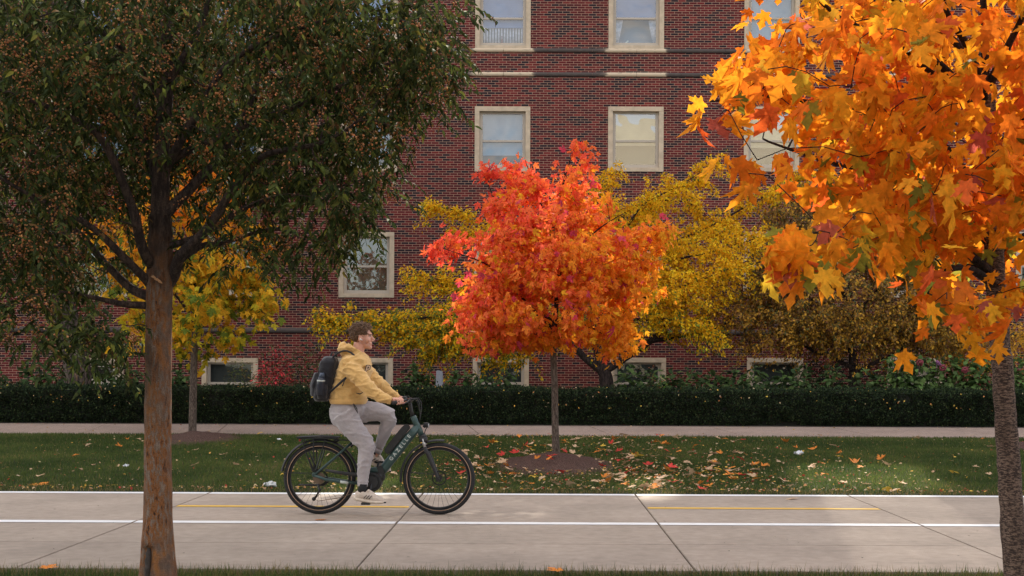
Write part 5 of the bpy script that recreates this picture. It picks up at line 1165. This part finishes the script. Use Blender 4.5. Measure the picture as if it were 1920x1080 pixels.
# shoes and socks
def shoe(c, ang, s):
    Rm = Matrix.Rotation(ang, 3, 'Y')
    def S(x, y, z): return c + Rm @ Vector((x, y, z))
    MB().tube([S(-.066, 0, .165), S(-.062, 0, .06)], [.044, .048], 14).build('sock', M_sock, rider, smooth=True)
    u = MB(); u.tube([S(-.125, 0, .045), S(-.10, 0, .052), S(-.05, 0, .058), (S(.02, 0, .045)), S(.09, 0, .032), S(.145, 0, .022), S(.172, 0, .016)], [.030, .047, .050, .047, .042, .034, .014], 16, ell=(1, .92))
    u.tube([S(-.065, 0, .06), S(-.05, 0, .098)], [.052, .046], 14); u.tube([S(-.02, 0, .095), S(.03, 0, .075), S(.07, 0, .055)], [.034, .030, .026], 12)
    uo = u.organic('shoe', M_shoe, rider, .006, 4)
    so = MB(); so.tube([S(-.142, 0, .022), S(-.11, 0, .012), S(-.04, 0, .008), S(.04, 0, .004), (S(.11, 0, .006)), S(.155, 0, .013), S(.178, 0, .022)], [.018, .036, .038, .038, .036, .027, .010], 14, ell=(.62, 1.18) )
    so.organic('sole', M_sole, uo, .006, 3)
    MB().ell(S(.172, 0, .012), (.014, .032, .008), Rm).build('toe_cap', M_sock, uo, smooth=True)
    st_ = MB()
    for k in range(3):
        x = -.035 + k * .026
        for sd in (-1, 1): st_.tube([S(x, sd * .050, .028), S(x + .012, sd * .0485, .048), S(x + .026, sd * .040, .066)], .0038, 5)
    st_.build('side_stripes', M_strap, uo, smooth=True)
    la = MB()
    for k in range(5): x = .0 + k * .017; la.tube([S(x, -.026, .100 - k * .008), S(x + .004, 0, .108 - k * .008), S(x, .026, .100 - k * .008)], .004, 5)
    la.ell(S(.0, -.03, .105), (.012, .012, .008)); la.build('laces', M_sole, uo, smooth=True)
shoe(R(689, 940, -.155), math.radians(7), -1); shoe(R(702, 871, .155), math.radians(27), 1)
# backpack
bag = thing('backpack', 'black backpack worn on the back of the cyclist, side pocket towards the camera', 'bag', tuple(R(610, 750, 0)))
q = MB(); base = 0; N = 24
for (py, xb, xf, hw) in ((668, 612, 628, .07), (671, 607, 632, .115), (678, 602, 634, .14), (690, 599, 633, .15), (705, 596, 630, .155), (720, 593, 627, .158), (735, 590, 622, .158), (746, 589, 619, .15), (752, 593, 617, .125)):
    c = R((xb + xf) / 2, py, 0); a = (xf - xb) / 2 / PXM
    for k in range(N): t = 2 * PI * k / N; cx, sy = math.cos(t), math.sin(t); q.v.append((c.x + a * math.copysign(abs(cx) ** .7, cx), c.y + hw * math.copysign(abs(sy) ** .6, sy), c.z))
for i in range(8):
    for k in range(N): a = i * N + k; b_ = i * N + (k + 1) % N; q.f.append((a, b_, b_ + N, a + N))
q.f.append(tuple(range(N - 1, -1, -1))); q.f.append(tuple(8 * N + k for k in range(N)))
q.tube([R(598, 700, 0), R(592, 722, 0), R(592, 742, 0)], [.08, .095, .085], 16, ell=(.55, 1.4))
q.organic('pack', M_bag, bag, .008, 4, wrinkle(.004, 10))
q = MB(); q.tube([R(605, 720, -.145), R(603, 735, -.15), R(604, 747, -.14)], [.052, .056, .046], 16, ell=(1, .62)); q.build('side_pocket', M_bag, bag, smooth=True)
tb('handle', [R(620, 669, 0), R(623, 660, 0), R(629, 660, 0), R(631, 669, 0)], .010, M_strap, 8, parent=bag)
for s in (-1, 1):
    q = MB(); q.tube([R(622, 673, s * .08), R(628, 666, s * .10), R(635, 661, s * .115), R(643, 658, s * .125), R(651, 658, s * .13), R(658, 661, s * .135), R(665, 667, s * .142), R(670, 675, s * .15), R(674, 686, s * .15)], [.0095] * 9, 12, ell=(1.0, 1.0)); q.build('shoulder_strap', M_strap, bag, smooth=True)
    q = MB(); q.tube([R(616, 738, s * .15), R(628, 727, s * .185), R(640, 716, s * .20), R(649, 708, s * .212)], [.008, .009, .010, .010], 8, ell=(1.2, 1)); q.tube([R(648, 709, s * .212), R(645, 716, s * .210), R(642, 724, s * .205)], .005, 6); q.build('lower_strap', M_strap, bag, smooth=True)
MB().tube([R(603, 676, -.11), R(598, 690, -.152), R(595, 712, -.158)], .004, 5).build('zip', M_blkm, bag, smooth=True)
bt_ = thing('water_bottle', 'dark water bottle with a white band in the backpack side pocket', 'bottle', tuple(R(602, 730, -.17)))
tb('flask', [R(601, 740, -.165), R(602, 716, -.17), R(603, 708, -.17)], [.040, .040, .034], plain('bottle_navy', (.02, .025, .04), .3), 16, parent=bt_)
tb('band', [R(601.8, 715.5, -.17), R(602, 712.5, -.17)], [.0405, .0405], M_letter, 16, parent=bt_); tb('cap', [R(603, 708, -.17), R(604, 703, -.17), R(604, 699, -.17)], [.030, .026, .020], plain('bottle_cap', (.05, .07, .11), .35), 14, parent=bt_)
eb = MB(); p = H(-.004, -.088, -.020); eb.ell(p, (.008, .006, .008)); eb.tube([p, p + Vector((.012, -.001, -.006)), p + Vector((.022, 0, -.010))], [.0045, .004, .0038], 8)
tag(eb.build('earbud', plain('white_plastic', (.8, .8, .8), .3), smooth=True), 'white wireless earbud in the ear of the cyclist', 'earbud')
